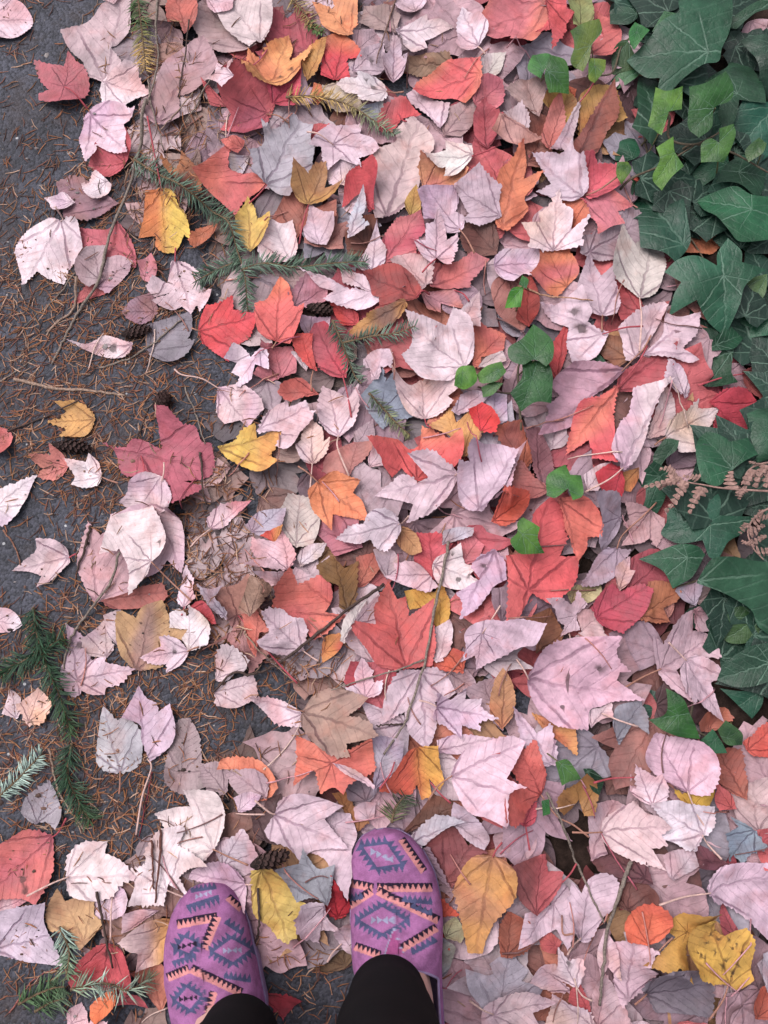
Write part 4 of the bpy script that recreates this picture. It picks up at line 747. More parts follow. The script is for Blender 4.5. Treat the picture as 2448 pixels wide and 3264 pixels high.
216,110,80/206,96,76:n 4;540,60 310,190;296,205 308,80 320,-100 430,-60 600,-10 780,-90 802,100 700,160 652,182 612,247 550,222 470,252 422,122;;bright orange maple leaf under the large cocoa tan leaf
216,88,56/224,160,66:s 5;1100,-40 1130,300;872,232 960,110 1030,0 1100,-35 1222,-30 1250,100 1272,190 1240,242 1180,182 1190,280 1130,302 1100,222 1050,272;1190,200 1240,260 1320,330;red orange leaf with a yellow right edge above the right shoe
224,188,200/216,180,192:n 5;1335,155 1795,-58;1335,155 1370,60 1440,-20 1580,-70 1720,-100 1801,-62 1760,40 1690,160 1782,210 1700,260 1659,447 1540,400 1440,370 1370,270;1335,155 1240,220 1175,315;large smooth pink maple leaf above the right shoe's outer side
218,190,196/208,180,188:n 4;160,410 620,615;105,510 160,410 210,310 350,273 592,345 500,440 560,540 627,617 480,632 390,652 330,702 250,622 130,562;160,410 120,390 30,310 ;big speckled pale pink leaf above the gap between the shoes
216,188,194/202,176,184:n 3;400,640 640,430;400,640 500,440 642,423 692,540 660,640 670,720 640,862 560,782 500,690;;pale pink leaf touching the inner side of the right shoe's toe
220,188,92/208,168,78:n 4;90,760 240,1230;30,790 100,748 190,800 270,900 290,960 372,1010 330,1100 310,1182 240,1232 170,1200 110,1132 30,1062 18,940;;pale yellow leaf between the two shoes
152,150,162/138,136,150:n 5;500,1000 345,650;500,1002 420,960 310,970 250,870 183,770 310,730 345,648 400,730 450,762 547,738 530,880 520,952;;ash grey maple leaf lying over the pale yellow leaf
206,186,192 5;490,1010 450,1260;308,1090 370,1000 480,998 502,1100 582,1180 460,1190 445,1262 350,1222 308,1152;;lilac pink leaf touching the tip of the pale yellow leaf
188,38,44 3;570,1090 540,800;498,1030 540,798 600,880 642,940 630,1052 570,1092 520,1072;;bright red leaf pressed against the inner side of the right shoe
168,48,54 3;80,1600 210,1740;68,1600 160,1590 320,1608 210,1742 150,1692;;small dark red leaf on the asphalt between the trouser legs
220,192,196 3;690,1340 600,1190;568,1190 650,1100 690,1210 692,1342 620,1302;600,1265 540,1320 505,1380;pink leaf half under the inner side of the right shoe
204,140,62/184,122,76:n 5;1595,685 1490,1290;1595,685 1480,690 1400,780 1350,890 1348,950 1380,1050 1400,1140 1440,1292 1520,1292 1600,1120 1659,1040 1730,950 1738,800 1680,720;1595,685 1620,640 1659,590;golden brown oval leaf right of the right shoe
128,62,60/145,74,66:n 3;1290,860 1500,545;1178,600 1300,500 1370,520 1430,602 1502,538 1522,640 1440,702 1380,800 1330,872 1250,762;;plum brown leaf beside the right shoe's toe
194,186,198 5;1060,600 1380,440;1038,592 1120,490 1230,408 1392,440 1290,490 1200,560 1110,622;;curled silvery lilac leaf beside the right shoe's toe
104,64,48/130,76,52:n 3;1020,540 1330,350;1008,542 1130,380 1200,290 1350,340 1330,420 1230,422 1120,490;;dark brown leaf above the curled silvery lilac leaf
206,184,198 4;1350,470 1550,600;1345,335 1440,380 1510,460 1562,560 1530,622 1450,592 1370,512 1330,440;;lilac leaf above the plum brown leaf
204,78,48 3;1290,1255 1220,990;1208,990 1260,968 1352,1060 1250,1100 1302,1262 1260,1252 1220,1152;;red orange leaf against the outer side of the right shoe
170,164,116 4;1290,1210 1350,1090;1278,1150 1350,1088 1412,1180 1380,1232 1290,1212;;small olive green leaf right of the right shoe
158,160,168 3;1230,1490 1270,1220;1228,1210 1332,1280 1302,1420 1230,1492 1218,1350;;grey leaf beside the heel of the right shoe
158,128,138 4;1110,640 1290,860;1098,640 1170,618 1240,740 1304,864 1240,830 1160,740;;thin mauve folded leaf beside the right shoe
156,96,46/135,80,40:n 2;700,510 590,280;560,280 640,268 692,380 762,440 680,512 640,422;;ochre brown leaf above the right shoe's toe
218,188,192 3;770,430 750,330;690,370 740,328 812,340 800,430 700,432;;pink leaf scrap just above the right shoe's toe
146,130,140 2;760,310 700,120;640,180 760,98 812,230 760,322 660,292;;dim grey leaf right of the bright orange maple leaf
188,174,184 3;830,210 900,-60;798,-80 900,-100 992,-60 980,60 900,170 820,222 818,60;950,60 920,140 850,230;lilac grey leaf left of the red orange and yellow leaf
224,186,192 5;570,70 800,220;556,68 650,90 780,170 814,227 740,192 620,132;;narrow pink rolled leaf over the bright orange maple leaf
176,88,72 2;820,190 680,20;655,20 760,-20 830,60 835,200 760,150;;brownish red leaf beside the narrow pink rolled leaf
#L
206,92,74/196,84,70:n 4;255,270 120,0;120,0 210,-60 250,60 277,150 250,262 180,322 80,402 5,382 0,260 60,200 100,180 58,100;255,270 350,400 460,460 555,535;coral orange double-lobed leaf right of the smooth pink leaf
216,80,84 3;140,440 200,310;90,410 180,330 217,320 200,420 145,445;145,445 155,520 168,600;small red leaf tip below the coral double-lobed leaf
222,182,196/214,172,190:n 5;1145,232 965,-110;900,30 970,-112 1050,-100 1210,-72 1290,0 1307,110 1230,232 1145,237 1020,172 940,120;1145,232 1210,380 1295,500;rosy pink maple leaf with stalk lying over the whitish leaf
230,206,210 5;935,320 845,90;940,322 860,290 808,240 845,215 833,150 833,83 900,120 940,142 972,128 1017,220 1000,292;830,155 700,165 570,185;small light pink leaf left of the rosy pink maple leaf
212,166,58/200,150,52:n 3;1180,345 1180,230;1078,230 1150,250 1290,198 1312,260 1270,342 1180,347 1110,292;;yellow leaf behind the rosy pink leaf's stalk
226,214,216/212,198,204:n 5;1255,515 950,330;1255,517 1200,582 1130,587 1060,547 968,520 1012,440 943,328 1080,293 1160,320 1292,338 1312,430 1290,492;1255,515 1300,580 1355,655;whitish maple leaf under the rosy pink leaf
216,186,180/206,172,170:n 5;650,510 1012,455;650,510 680,430 840,323 900,380 970,400 1017,455 980,510 1002,560 930,592 972,692 820,662 720,622 660,562;650,510 560,508 450,505;tan pink leaf with dark veins left of the whitish maple leaf
186,156,160 3;560,640 700,320;548,350 680,308 762,350 660,440 630,520 640,602 560,642 550,500;;dusty mauve leaf behind the tan pink leaf
172,118,52/150,98,46:n 4;500,370 460,190;380,372 348,310 380,230 460,188 500,128 572,190 592,280 560,372 510,382 480,302 430,352;;dark ochre leaf partly under a green ivy leaf
132,142,158/120,128,148:n 4;1560,480 1412,690;1410,692 1420,580 1398,510 1460,460 1418,400 1500,440 1560,480 1612,580 1540,632 1500,682 1450,642;;bluish grey star leaf near the right edge
198,166,158/182,150,146:n 3;1590,470 1560,190;1458,260 1560,188 1659,150 1690,160 1692,450 1580,482 1480,432;;speckled tan leaf at the right edge above the bluish star leaf
166,86,60/150,74,56:n 3;1480,260 1380,10;1298,60 1400,-10 1480,-10 1502,180 1490,262 1400,222 1330,152;;russet leaf at the right above the coral one
206,92,84 4;1430,340 1345,210;1318,290 1340,198 1430,260 1452,342 1350,347;;small coral leaf right of the yellow leaf
206,96,88 3;1600,600 1690,500;1578,500 1690,478 1692,722 1620,702 1590,602;;coral leaf cut by the right edge below the tan leaf
112,62,66 2;1370,690 1100,620;1088,620 1220,578 1392,692 1330,717 1200,692;;shaded plum leaf below the whitish maple leaf
184,162,164 3;1050,770 1180,620;1028,650 1100,610 1182,610 1192,690 1060,772 1030,742;;greyish beige leaf below the tan pink leaf
220,188,202/212,178,196:n 5;1260,845 1690,780;1260,845 1280,770 1360,708 1500,688 1640,698 1710,800 1700,1000 1662,1152 1560,1062 1430,962 1310,912;1260,845 1100,870 930,905;large lilac pink leaf cut by the right edge
208,180,190/200,172,182:n 5;490,1150 560,790;490,1152 440,1080 413,950 448,820 500,872 550,790 640,753 692,790 692,930 620,1040 540,1152;490,1150 450,1200 405,1255;lilac pink leaf with erect lobes, right one of the pair
214,186,194/206,176,186:n 4;330,950 110,1180;103,1182 150,1000 300,960 320,918 390,838 430,880 442,1090 390,1192 330,1102 200,1152;380,1020 370,1110 430,1110;lilac pink leaf with spread lobes, left one of the pair
144,74,68/182,78,76:s 4;210,980 260,660;40,700 270,648 300,740 382,758 370,830 300,930 210,982 110,902;385,820 440,760 475,700;brown and red leaf above the pair of lilac pink leaves
216,98,58/204,84,54:n 5;900,1175 930,940;778,1050 840,960 930,933 1000,970 1022,1050 960,1150 880,1182 790,1162;960,1215 1000,1180 1050,1140;round orange red leaf left of the spotted yellow leaves
206,152,66/170,112,60:n 4;1140,1110 1000,1085;998,1080 1080,990 1277,958 1200,1070 1140,1180 1132,1372 1060,1300 1000,1312 870,1285 960,1232 1060,1140;;smaller blotched mustard leaf behind the spotted yellow leaf
216,166,64/196,146,62:n 5;1430,1450 1280,1010;1430,1452 1300,1422 1210,1372 1190,1302 1138,1210 1150,1130 1270,998 1320,1090 1380,1130 1502,1098 1562,1200 1562,1370 1577,1420 1500,1482 1440,1472;1430,1450 1390,1560 1310,1690;large yellow leaf with dark brown spots near the bottom corner;1230,1250,10 1255,1272,7 1210,1235,6 1450,1380,10 1438,1402,6 1440,1220,9 1462,1190,7 1400,1300,9 1378,1332,7 1300,1130,9 1322,1100,7 1270,1180,7 1350,1162,8 1412,1160,7 1500,1250,7 1330,1242,6 1482,1330,7
220,184,190/212,174,182:n 4;800,1560 800,1180;718,1200 820,1168 922,1200 880,1270 850,1302 932,1340 930,1402 880,1500 768,1592 740,1522 718,1450;;pink leaf left of the dark purple leaf
124,108,124/112,98,114:n 4;940,1545 1300,1440;940,1547 908,1480 960,1350 1010,1308 1100,1303 1200,1330 1310,1440 1322,1500 1312,1642 1180,1642 1000,1640;940,1545 900,1570 850,1600;dark purple grey leaf with black veins at the bottom
232,210,210 5;460,1450 355,1222;460,1452 380,1420 303,1365 340,1330 350,1218 420,1290 492,1288 512,1340 500,1402;460,1450 500,1510 560,1540;little white pink star leaf near the bottom;415,1315,12
196,82,80 4;540,1640 470,1450;418,1540 430,1478 480,1438 540,1550 552,1642 490,1612;;red leaf below the little white pink star leaf
228,200,202 5;560,1700 325,1512;318,1508 430,1570 520,1600 580,1720 230,1720 300,1600;;pale pink leaf cut by the bottom edge, right of the shoe
222,192,188/212,178,180:n 5;-50,1640 308,1545;-110,1600 -40,1540 70,1493 180,1488 312,1545 200,1625 240,1730 -90,1740 -120,1680;-50,1640 -120,1600 -200,1560;beige pink leaf cut by the bottom edge beside the black trousers
218,186,190 4;660,1400 650,1135;620,1400 600,1260 650,1128 702,1200 722,1392 660,1342;;pink strip of leaf beside the thick grey twig at the bottom
206,172,172 3;600,1690 650,1410;568,1500 640,1398 720,1500 792,1690 570,1700;;dusty pink leaf at the bottom under the thick grey twig
152,78,52 3;40,1250 60,1020;-10,1100 40,1010 150,1060 150,1200 60,1262 0,1250;;rust brown leaf left of the spread lilac pink leaf
114,66,56 2;780,960 800,770;700,800 780,768 900,850 900,940 780,965 700,930;;dark brown leaf right of the erect lilac pink leaf
166,70,70 3;1440,1130 1390,970;1358,1050 1400,965 1465,1110 1430,1135 1370,1120;;dull red leaf tip right of the spotted yellow leaf
102,58,62 2;830,740 600,590;580,620 680,578 840,640 850,752 700,765 610,720;;dark plum leaf below the tan pink leaf with dark veins
172,78,52 3;1600,1640 1640,1480;1558,1560 1600,1470 1690,1460 1690,1650 1590,1645;;rust orange leaf in the bottom right corner
178,166,180 3;1640,1450 1690,1270;1620,1380 1640,1270 1700,1260 1700,1470 1640,1462;;grey lilac leaf at the right edge above the corner
216,182,186 3;420,1480 250,1340;180,1400 250,1335 330,1330 380,1430 420,1490 300,1480;;faded pink leaf left of the little white pink star leaf
200,90,78 3;330,1200 260,1140;240,1160 300,1130 360,1180 330,1240 260,1220;;orange red scrap under the spread lilac pink leaf
"""
IVY = """
=dark glossy ivy plant with huge leaves filling the upper right corner
#P
d 46;585,318 135,302;125,300 180,260 250,200 268,162 330,120 395,98 400,20 480,-40 700,-40 718,130 700,230 668,300 640,375 560,395 440,470 345,547 295,530 295,460 230,440 175,385
d 32;755,590 600,490;578,497 620,450 700,405 740,340 790,265 850,320 900,450 925,580 920,642 772,645 735,760 680,792 635,720 642,660
d 24;270,800 192,425;155,540 190,418 290,490 265,600 240,740 278,800 240,902 190,850 123,790 150,690
d 34;965,300 850,320;788,238 860,228 990,250 990,610 930,590 890,430 840,330
d 28;990,660 800,860;743,772 790,650 950,640 990,640 990,900 930,952 840,902
d 38;980,20 740,130;718,122 760,80 870,20 990,-20 990,62 890,75 820,120 770,152
d 22;150,90 10,70;0,50 60,36 140,70 152,110 90,152 0,130
m 24;100,260 10,370;0,330 40,270 90,258 130,330 180,400 100,420 20,430
m 18;180,430 10,520;-10,500 60,440 182,425 150,480 60,525 0,530
m 34;395,100 270,160;262,165 320,80 398,92 380,125
#Q
d 22;430,640 190,305;100,330 185,298 260,335 330,392 422,368 450,500 467,640 380,742 310,690 182,642 170,560 160,465 103,455 122,400
d 30;850,420 555,335;548,330 640,290 760,268 850,330 970,345 990,590 780,612 700,540 640,450 570,400
d 26;770,190 930,200;640,250 690,150 800,98 942,188 912,332 850,310 760,260
d 18;700,150 510,200;498,190 570,120 692,88 702,180 620,230 560,262
d 16;420,90 380,240;340,242 400,190 440,130 400,80 480,90 532,130 480,200 400,247
d 14;120,110 20,40;-20,60 60,-30 140,-20 160,80 100,130 20,120
d 14;80,320 60,240;40,290 70,200 140,250 120,330
#F
d 34;1375,160 1410,498;1033,115 1100,50 1210,35 1330,92 1340,20 1400,-60 1480,10 1490,80 1622,130 1510,222 1480,332 1411,502 1300,432 1210,322 1068,372 1080,262 1110,192
d 22;1320,570 1210,630;1190,592 1240,480 1330,490 1352,560 1220,652
d 24;1330,590 1490,520;1310,562 1420,470 1512,530 1440,612 1310,622
d 18;1420,640 1110,730;1090,722 1150,690 1280,640 1430,620 1420,762 1462,820 1300,847 1150,792
m 24;1640,170 1560,340;1525,200 1642,158 1632,282 1560,347 1500,292
d 16;1680,400 1510,500;1500,410 1690,390 1690,520 1520,530
s 14 P:990,380 P:700,330 P:400,420 P:200,700 Q:300,300 Q:500,600 F:1300,100
=young ivy shoot with bright lime green leaves climbing over the dark ivy
#C
b 62;1045,705 985,810;970,530 1030,562 1120,548 1110,690 1045,707 1000,822 925,770 940,660
g 66;1330,675 1190,800;1178,540 1270,520 1390,458 1442,560 1420,630 1335,680 1310,790 1240,832 1170,770 1168,640
b 60;1350,890 1265,975;1250,900 1300,870 1352,888 1360,810 1440,780 1457,830 1430,920 1380,1002 1260,987
b 52;1075,960 980,1100;965,930 1060,868 1075,952 1122,1040 1060,1100 1010,1157 955,1090 982,1000
b 36;790,1040 730,1090;720,1020 780,1018 802,1060 750,1132 715,1080
g 44;1635,890 1550,970;1530,930 1600,868 1642,900 1620,962 1550,992
s 52 C:1050,712 C:1050,850 C:1190,890 C:1300,850 C:1400,790
s 46 C:800,1110 C:1000,1020 C:1200,900
s 46 C:1190,890 C:1420,930 C:1680,1070
=cluster of small olive green ivy leaves along the top edge of the carpet
#C
b 44;555,285 470,400;435,190 500,150 600,130 622,200 560,282 547,360 510,422 440,372 450,292
g 36;250,450 220,340;170,430 200,330 290,330 312,370 260,450 240,492
b 42;290,450 400,540;265,480 300,360 390,390 417,552 300,562
b 40;580,410 590,495;545,370 642,378 640,440 580,502 545,482
g 40;840,200 820,280;790,200 830,148 912,190 830,292 800,262
s 34 C:545,290 C:550,360 C:580,470 C:540,550 C:470,650
s 34 C:880,200 C:760,260 C:700,430 C:620,460
=three-leaved ivy sprig of fresh green leaves standing in the middle of the pink leaves
#F
g 52;205,680 205,450;50,600 130,540 205,448 312,560 312,680 270,722 200,690 130,712 60,672
g 46;190,785 130,970;130,692 270,690 312,770 302,940 210,940 130,977 65,880 122,790
#E
b 40;1400,800 1390,890;1358,792 1400,760 1470,770 1487,850 1420,902 1350,882
g 40;1640,790 1520,840;1500,812 1560,760 1650,740 1680,800 1620,862 1530,862
g 34;1640,870 1540,940;1530,900 1600,868 1660,880 1600,950 1540,957
s 36 F:120,1100 F:110,900 F:110,700 F:200,690
s 30 F:110,880 F:0,880 E:1500,890
=lone heart-shaped ivy leaf, bright green, low at the carpet's right middle
#F
b 48;408,1490 300,1440;285,1400 350,1350 400,1328 430,1390 490,1400 497,1520 440,1552 408,1490 330,1537 283,1520
s 30 F:408,1490 F:440,1600
=lone bright ivy leaf lying on the huge coral red maple leaf
#I
b 52;125,200 250,310;55,240 95,190 95,130 130,100 232,160 225,230 265,310 120,325 70,285
s 30 I:125,200 I:80,130
=tiny ivy sprig beside the rust red folded leaf
#F
b 40;120,240 40,330;28,340 60,250 130,230 112,342
g 44;140,230 140,150;108,210 130,148 162,180 150,232
s 30 F:120,240 F:60,350
=dark ivy plant with pale-veined leaves along the right edge
#R
d 32;735,375 570,165;520,230 560,160 610,138 700,180 720,202 830,188 882,280 800,330 732,382 640,470 545,442 518,330
d 26;600,715 330,748;323,752 345,690 352,608 470,592 560,520 622,478 662,560 660,650 852,668 800,760 700,820 640,912 590,907 540,820 420,827 350,792
d 16;290,420 100,540;83,542 140,470 180,400 250,338 332,400 320,560 280,632 180,612
d 18;390,215 290,360;268,262 330,198 402,205 390,260 330,310 290,372 258,320
d 30;990,150 860,160;850,180 845,18 990,0 990,290 900,322
#S
d 28;460,150 200,150;188,150 260,120 400,68 520,78 562,130 510,230 470,280 370,327 310,230
d 40;525,290 970,560;518,302 560,200 600,158 720,148 850,170 1000,190 1000,610 920,562 870,470 750,402 640,352
m 18;880,520 710,640;688,602 720,480 800,458 902,540 860,642 740,662
d 32;960,790 690,880;673,892 700,790 790,718 870,680 1000,672 1000,870 860,932 760,937
d 16;900,960 770,1060;680,950 800,960 912,928 912,1040 860,1122 790,1062
d 12;300,1080 190,980;160,1000 220,950 300,1000 310,1090 230,1140
#F
m 16;560,650 450,720;440,710 500,680 590,640 662,720 540,740
s 30 S:990,190 S:760,230 S:520,290 S:380,330
s 24 R:990,200 R:880,300 R:735,375 R:610,480 R:600,715
=fresh green ivy sprig low on the right beneath the hanging pink leaf
#I
g 40;1100,1330 935,1360;1030,1170 1120,1220 1180,1342 1232,1472 1100,1462 1000,1420 933,1360 1012,1310
m 34;1330,1480 1260,1560;1228,1502 1310,1420 1352,1470 1402,1562 1260,1565
m 36;1400,1470 1490,1490;1348,1420 1400,1368 1502,1450 1500,1512 1400,1502
s 26 I:1200,1230 I:1190,1400 I:1330,1480 I:1420,1500
=small ivy sprig around the dark ochre leaf
#L
g 34;370,70 480,170;335,60 400,45 450,90 495,165 420,180 375,200 345,110
d 20;530,110 610,250;508,100 560,100 632,170 612,262 560,230
g 18;260,300 280,380;248,300 290,290 300,380 260,392
s 18 L:370,70 L:320,40 L:500,100
"""
# ------------------------------------------------------------------ leaf litter below the leaves one can tell apart
TEMPL = {
 'm3': [(0, 0), (.18, 0), (.36, .12), (.46, .30), (.56, .62), (.34, .57), (.25, .56), (.27, .74), (.13, .88), (0, 1)],
 'm5': [(0, 0), (.14, -.05), (.40, .02), (.36, .16), (.46, .30), (.62, .60), (.36, .56), (.24, .56), (.25, .76), (.11, .88), (0, 1)],
 'ov': [(0, 0), (.18, .04), (.34, .22), (.38, .42), (.30, .66), (.14, .86), (0, 1)]}
def template(kind, r):
    h = [(max(0, x) * r.uniform(.86, 1.14) * (1 if 0 < k < len(TEMPL[kind]) - 1 else 0), y + r.uniform(-.03, .03)) for k, (x, y) in enumerate(TEMPL[kind])]
    g = [(-x * r.uniform(.85, 1.1), y + r.uniform(-.03, .03)) for x, y in h[1:-1]]
    return np.array(h + g[::-1])
PROTO = []
for k in range(16):
    r = random.Random(100 + k); kind = ['m3', 'm3', 'm5', 'ov'][k % 4]
    Q = outline_curve(template(kind, r) * 0.08, 0.0042, serr=0.0022) / 0.08
    V2, T = triangulate(Q, 0.14); PROTO.append((V2, T))
def xleft(y):
    return float(np.interp(y, [-300, 0, 300, 500, 700, 850, 1000, 1300, 1500, 1700, 1900, 2150, 2350, 2500, 2650, 2800, 3000, 3300, 3800],
                              [330, 330, 400, 330, 380, 560, 760, 700, 600, 600, 620, 860, 900, 640, 480, 360, 330, 420, 480]))
def xivy(y):
    return float(np.interp(y, [-300, 0, 300, 600, 800, 1000, 1200, 1400, 1600, 1900, 2100, 2300, 2450, 2600],
                              [1900, 1950, 2030, 2020, 2140, 2200, 2320, 2150, 2120, 2100, 2280, 2250, 2500, 3200]))
SHOE_BLOCK = [(1090, 2620, 1420, 3400), (520, 2800, 850, 3500), (850, 3000, 1100, 3600)]
PAL = [((214, 172, 172), 14), ((222, 192, 192), 13), ((198, 156, 156), 11), ((186, 150, 160), 7), ((180, 168, 178), 4), ((176, 112, 94), 4), ((130, 80, 68), 4),
       ((212, 100, 94), 10), ((186, 78, 84), 6), ((216, 128, 92), 5), ((200, 146, 90), 3), ((100, 68, 66), 4), ((228, 204, 202), 9)]
PALC = [c for c, w in PAL for _ in range(w)]
EDGE = [(200, 160, 150), (186, 150, 146), (176, 140, 122), (160, 116, 98), (206, 178, 172), (168, 146, 148)]     # weathered leaves trodden along the path
LV, LT, LC, LU = [], [], [], []; loff = 0
def litter_leaf(cx, cy, r, dark=1.0, palette=PALC, size=None):
    global loff
    V2, T = PROTO[r.randrange(len(PROTO))]; L = size or r.uniform(0.05, 0.092); a = r.uniform(0, 6.283)
    c, s = math.cos(a), math.sin(a)
    W = (V2 - (0, .45)) * L @ np.array([[c, s], [-s, c]]) + (cx, cy)
    z = drape(W, curl_shape(V2[:, 0], V2[:, 1], L, r.randrange(10**6), 0.8), stiff=0.3, maxrise=0.006)
    V = np.c_[W, z]; raise_h(V, T)
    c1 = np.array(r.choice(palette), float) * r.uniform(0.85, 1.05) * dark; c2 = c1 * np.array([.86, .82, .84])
    f = sm(lnoise(V2, r.randrange(10**6), 5.0), -.5, .9)[:, None]
    c1, c2 = cast(c1), cast(c2); LV.append(V); LT.append(T + loff); loff += len(V)
    LC.append(np.c_[alb(c1) * (1 - f) + alb(c2) * f, np.ones(len(V))]); LU.append(np.c_[V2, np.full(len(V2), r.random())])
rl = random.Random(11); cnt = 0
for _ in range(4000):
    if cnt >= 900: break
    X, Y = rl.uniform(-350, 2850), rl.uniform(-330, 3750)
    if X < xleft(Y) + rl.uniform(0, 130): continue
    if X > xivy(Y) and rl.random() < 0.75: continue
    if any(a < X < c and b < Y < d for a, b, c, d in SHOE_BLOCK): continue
    q = G(X, Y, 0.01)
    if abs(q[0]) > 0.85 or q[1] > 1.2 or q[1] < -0.62: continue
    litter_leaf(q[0], q[1], rl, dark=0.66 if cnt < 380 else 0.98, palette=EDGE if X < xleft(Y) + 330 else PALC); cnt += 1  # lowest leaves darker: decay, plus shade of the gaps put into their colour

# ------------------------------------------------------------------ the leaves one can tell apart, lowest layer first
rows = []; reg = None
for ln in LEAVES.strip().splitlines():
    ln = ln.strip()
    if ln.startswith('#'): reg = ln[1:]; continue
    if ln: rows.append((int(ln.split(';')[0].split()[1]), len(rows), reg, ln))
rows.sort(key=lambda t: (t[0], t[1]))
# loose dry needles: sown partly before, partly after the leaves
NV, NT, NC = [], [], []; noff = 0
NPAL = [(160, 104, 72), (142, 88, 64), (168, 122, 96), (108, 70, 60), (186, 150, 130), (150, 100, 66), (90, 60, 54), (124, 78, 66)]
def needle(x, y, a, L, r, col=None):
    global noff
    d = np.array([math.cos(a), math.sin(a)]); nrm = np.array([-d[1], d[0]]); bend = r.uniform(-.12, .12) * L
    p = [np.array([x, y]) + d * L * (t - .5) + nrm * bend * (1 - (2 * t - 1) ** 2) for t in (0, .5, 1)]
    hs_ = [hat(*q) for q in p]; z0 = max(hs_[0], hs_[2], hs_[1]) + 0.0007; tilt = r.uniform(0, .0025)
    zs = [max(hs_[0] + .0007, z0 - .003), z0, max(hs_[2] + .0007, z0 - .002) + tilt]
    w = r.uniform(.00045, .00075); V = []
    for k in range(3):
        ww = w * (0.6 if k != 1 else 1)
        V += [(*(p[k] + nrm * ww), zs[k]), (*(p[k] - nrm * ww), zs[k]), (*p[k], zs[k] + ww * 1.3)]
    F = []
    for k in (0, 3): F += [(k, k + 3, k + 5), (k, k + 5, k + 2), (k + 1, k + 2, k + 5), (k + 1, k + 5, k + 4)]
    NV.append(np.array(V)); NT.append(np.array(F) + noff); noff += 9
    c = np.array(col or r.choice(NPAL), float) * r.uniform(.75, 1.1)
    NC.append(np.tile(np.r_[alb(c), 1], (9, 1)))
rn = random.Random(21)
CL = [(rn.uniform(-300, 950), rn.uniform(-200, 3600), rn.uniform(50, 170), rn.uniform(.4, 1)) for _ in range(46)]
DENSE = [(300, 1000, 260, 1), (150, 1150, 220, 1), (420, 1230, 200, .9), (250, 900, 200, 1), (330, 1560, 160, .7), (100, 2150, 170, .9), (300, 2330, 190, .9), (560, 2200, 160, .7),
         (600, 300, 170, .8), (520, 620, 150, .8), (350, 700, 120, .8), (700, 1900, 190, .7), (620, 1480, 140, .6), (560, 2480, 170, .6), (980, 2150, 120, .6), (200, 480, 120, .4),
         (180, 3000, 200, .5), (960, 3120, 130, .35), (60, 450, 250, .16), (400, 2650, 150, .4), (180, 2550, 160, .7), (1020, 60, 110, .5), (560, 1750, 200, .5), (120, 1350, 200, .5)]
def ndens(X, Y):
    p = 0.03 if X < xleft(Y) + 120 else 0.012
    for x, y, s, w in DENSE: p += w * math.exp(-((X - x) ** 2 + (Y - y) ** 2) / (2 * s * s * .6))
    if X < xleft(Y):
        for x, y, s, w in CL: p += .9 * w * math.exp(-((X - x) ** 2 + (Y - y) ** 2) / (2 * s * s * .25))
    return p
def sow(n, keep=1.0):
    k = t = 0
    while k < n and t < n * 40:
        t += 1
        X, Y = rn.uniform(-300, 1500), rn.uniform(-250, 3600)
        if rn.random() > ndens(X, Y) * keep: continue
        q = G(X, Y, 0.01)
        needle(q[0] + rn.gauss(0, .004), q[1] + rn.gauss(0, .004), rn.gauss(0.9 if rn.random() < .6 else -0.6, .7), rn.uniform(.009, .020), rn); k += 1
sow(8600)
half = False; seed = 0
for lay, idx, reg, ln in rows:
    build_leaf(reg, ln, 1000 + idx)
sow(260, .8)
SVT, SFT, SCT = [], [], []; so_ = 0; rs = random.Random(77)
for _ in range(120):                         # loose leaf stalks
    X, Y = rs.uniform(150, 2400), rs.uniform(-60, 3300)
    if X > xivy(Y) or any(a < X < c and b < Y < d for a, b, c, d in SHOE_BLOCK) or (X < xleft(Y) and rs.random() < .6): continue
    q = G(X, Y, .02); a = rs.uniform(0, 6.28); L = rs.uniform(.025, .06); P = []; bend = rs.uniform(-.3, .3)
    for t in np.linspace(0, 1, 7):
        x, y = q[0] + math.cos(a + bend * t) * L * t, q[1] + math.sin(a + bend * t) * L * t; P.append((x, y, hat(x, y) + .0011))
    P = np.array(P); P[:, 2] = np.maximum(P[:, 2], np.convolve(np.r_[P[0, 2], P[:, 2], P[-1, 2]], [.3, .4, .3], 'valid'))
    V, F = tube(P, np.linspace(.0005, .0009, 7), 5); SVT.append(V); SFT += [[i + so_ for i in f] for f in F]; so_ += len(V)
    SCT.append(np.tile(np.r_[alb(rs.choice([(206, 150, 160), (178, 92, 108), (222, 190, 180), (160, 112, 104), (190, 128, 120), (120, 84, 84)])), 1], (len(V), 1)))
tag(mesh_obj('stalk_litter', np.vstack(SVT), SFT, M_STALK, attrs={'col': ('FLOAT_COLOR', np.vstack(SCT))}), 'loose thin pink and red leaf stalks strewn through the leaves', 'stalks', kind='stuff')
CV, CF, CC2 = [], [], []; co_ = 0
for _ in range(2600):                        # crumbs of bark and leaf on the asphalt
    X, Y = rs.uniform(-250, 1300), rs.uniform(-200, 3500)
    if X > xleft(Y) + 250 or rs.random() > .25 + ndens(X, Y): continue
    q = G(X, Y, .01); z = hat(*q) + .0004
    if z > .009: continue
    r_ = rs.uniform(.0006, .0022) * (1 if rs.random() < .9 else 1.8); n = 5; a0 = rs.uniform(0, 6.28); el = rs.uniform(.4, 1)
    ring = [(q[0] + r_ * math.cos(a0 + k * 1.2566) * rs.uniform(.7, 1.2), q[1] + r_ * el * math.sin(a0 + k * 1.2566) * rs.uniform(.7, 1.2), z) for k in range(n)]
    CV += ring + [(q[0], q[1], z + r_ * .7)]; CF += [[co_ + k, co_ + (k + 1) % n, co_ + n] for k in range(n)]; co_ += n + 1
    CC2 += [np.r_[alb(np.array(rs.choice([(92, 66, 58), (70, 50, 46), (120, 86, 70), (140, 104, 92), (54, 42, 42), (150, 140, 140)])) * rs.uniform(.8, 1.1)), 1]] * (n + 1)
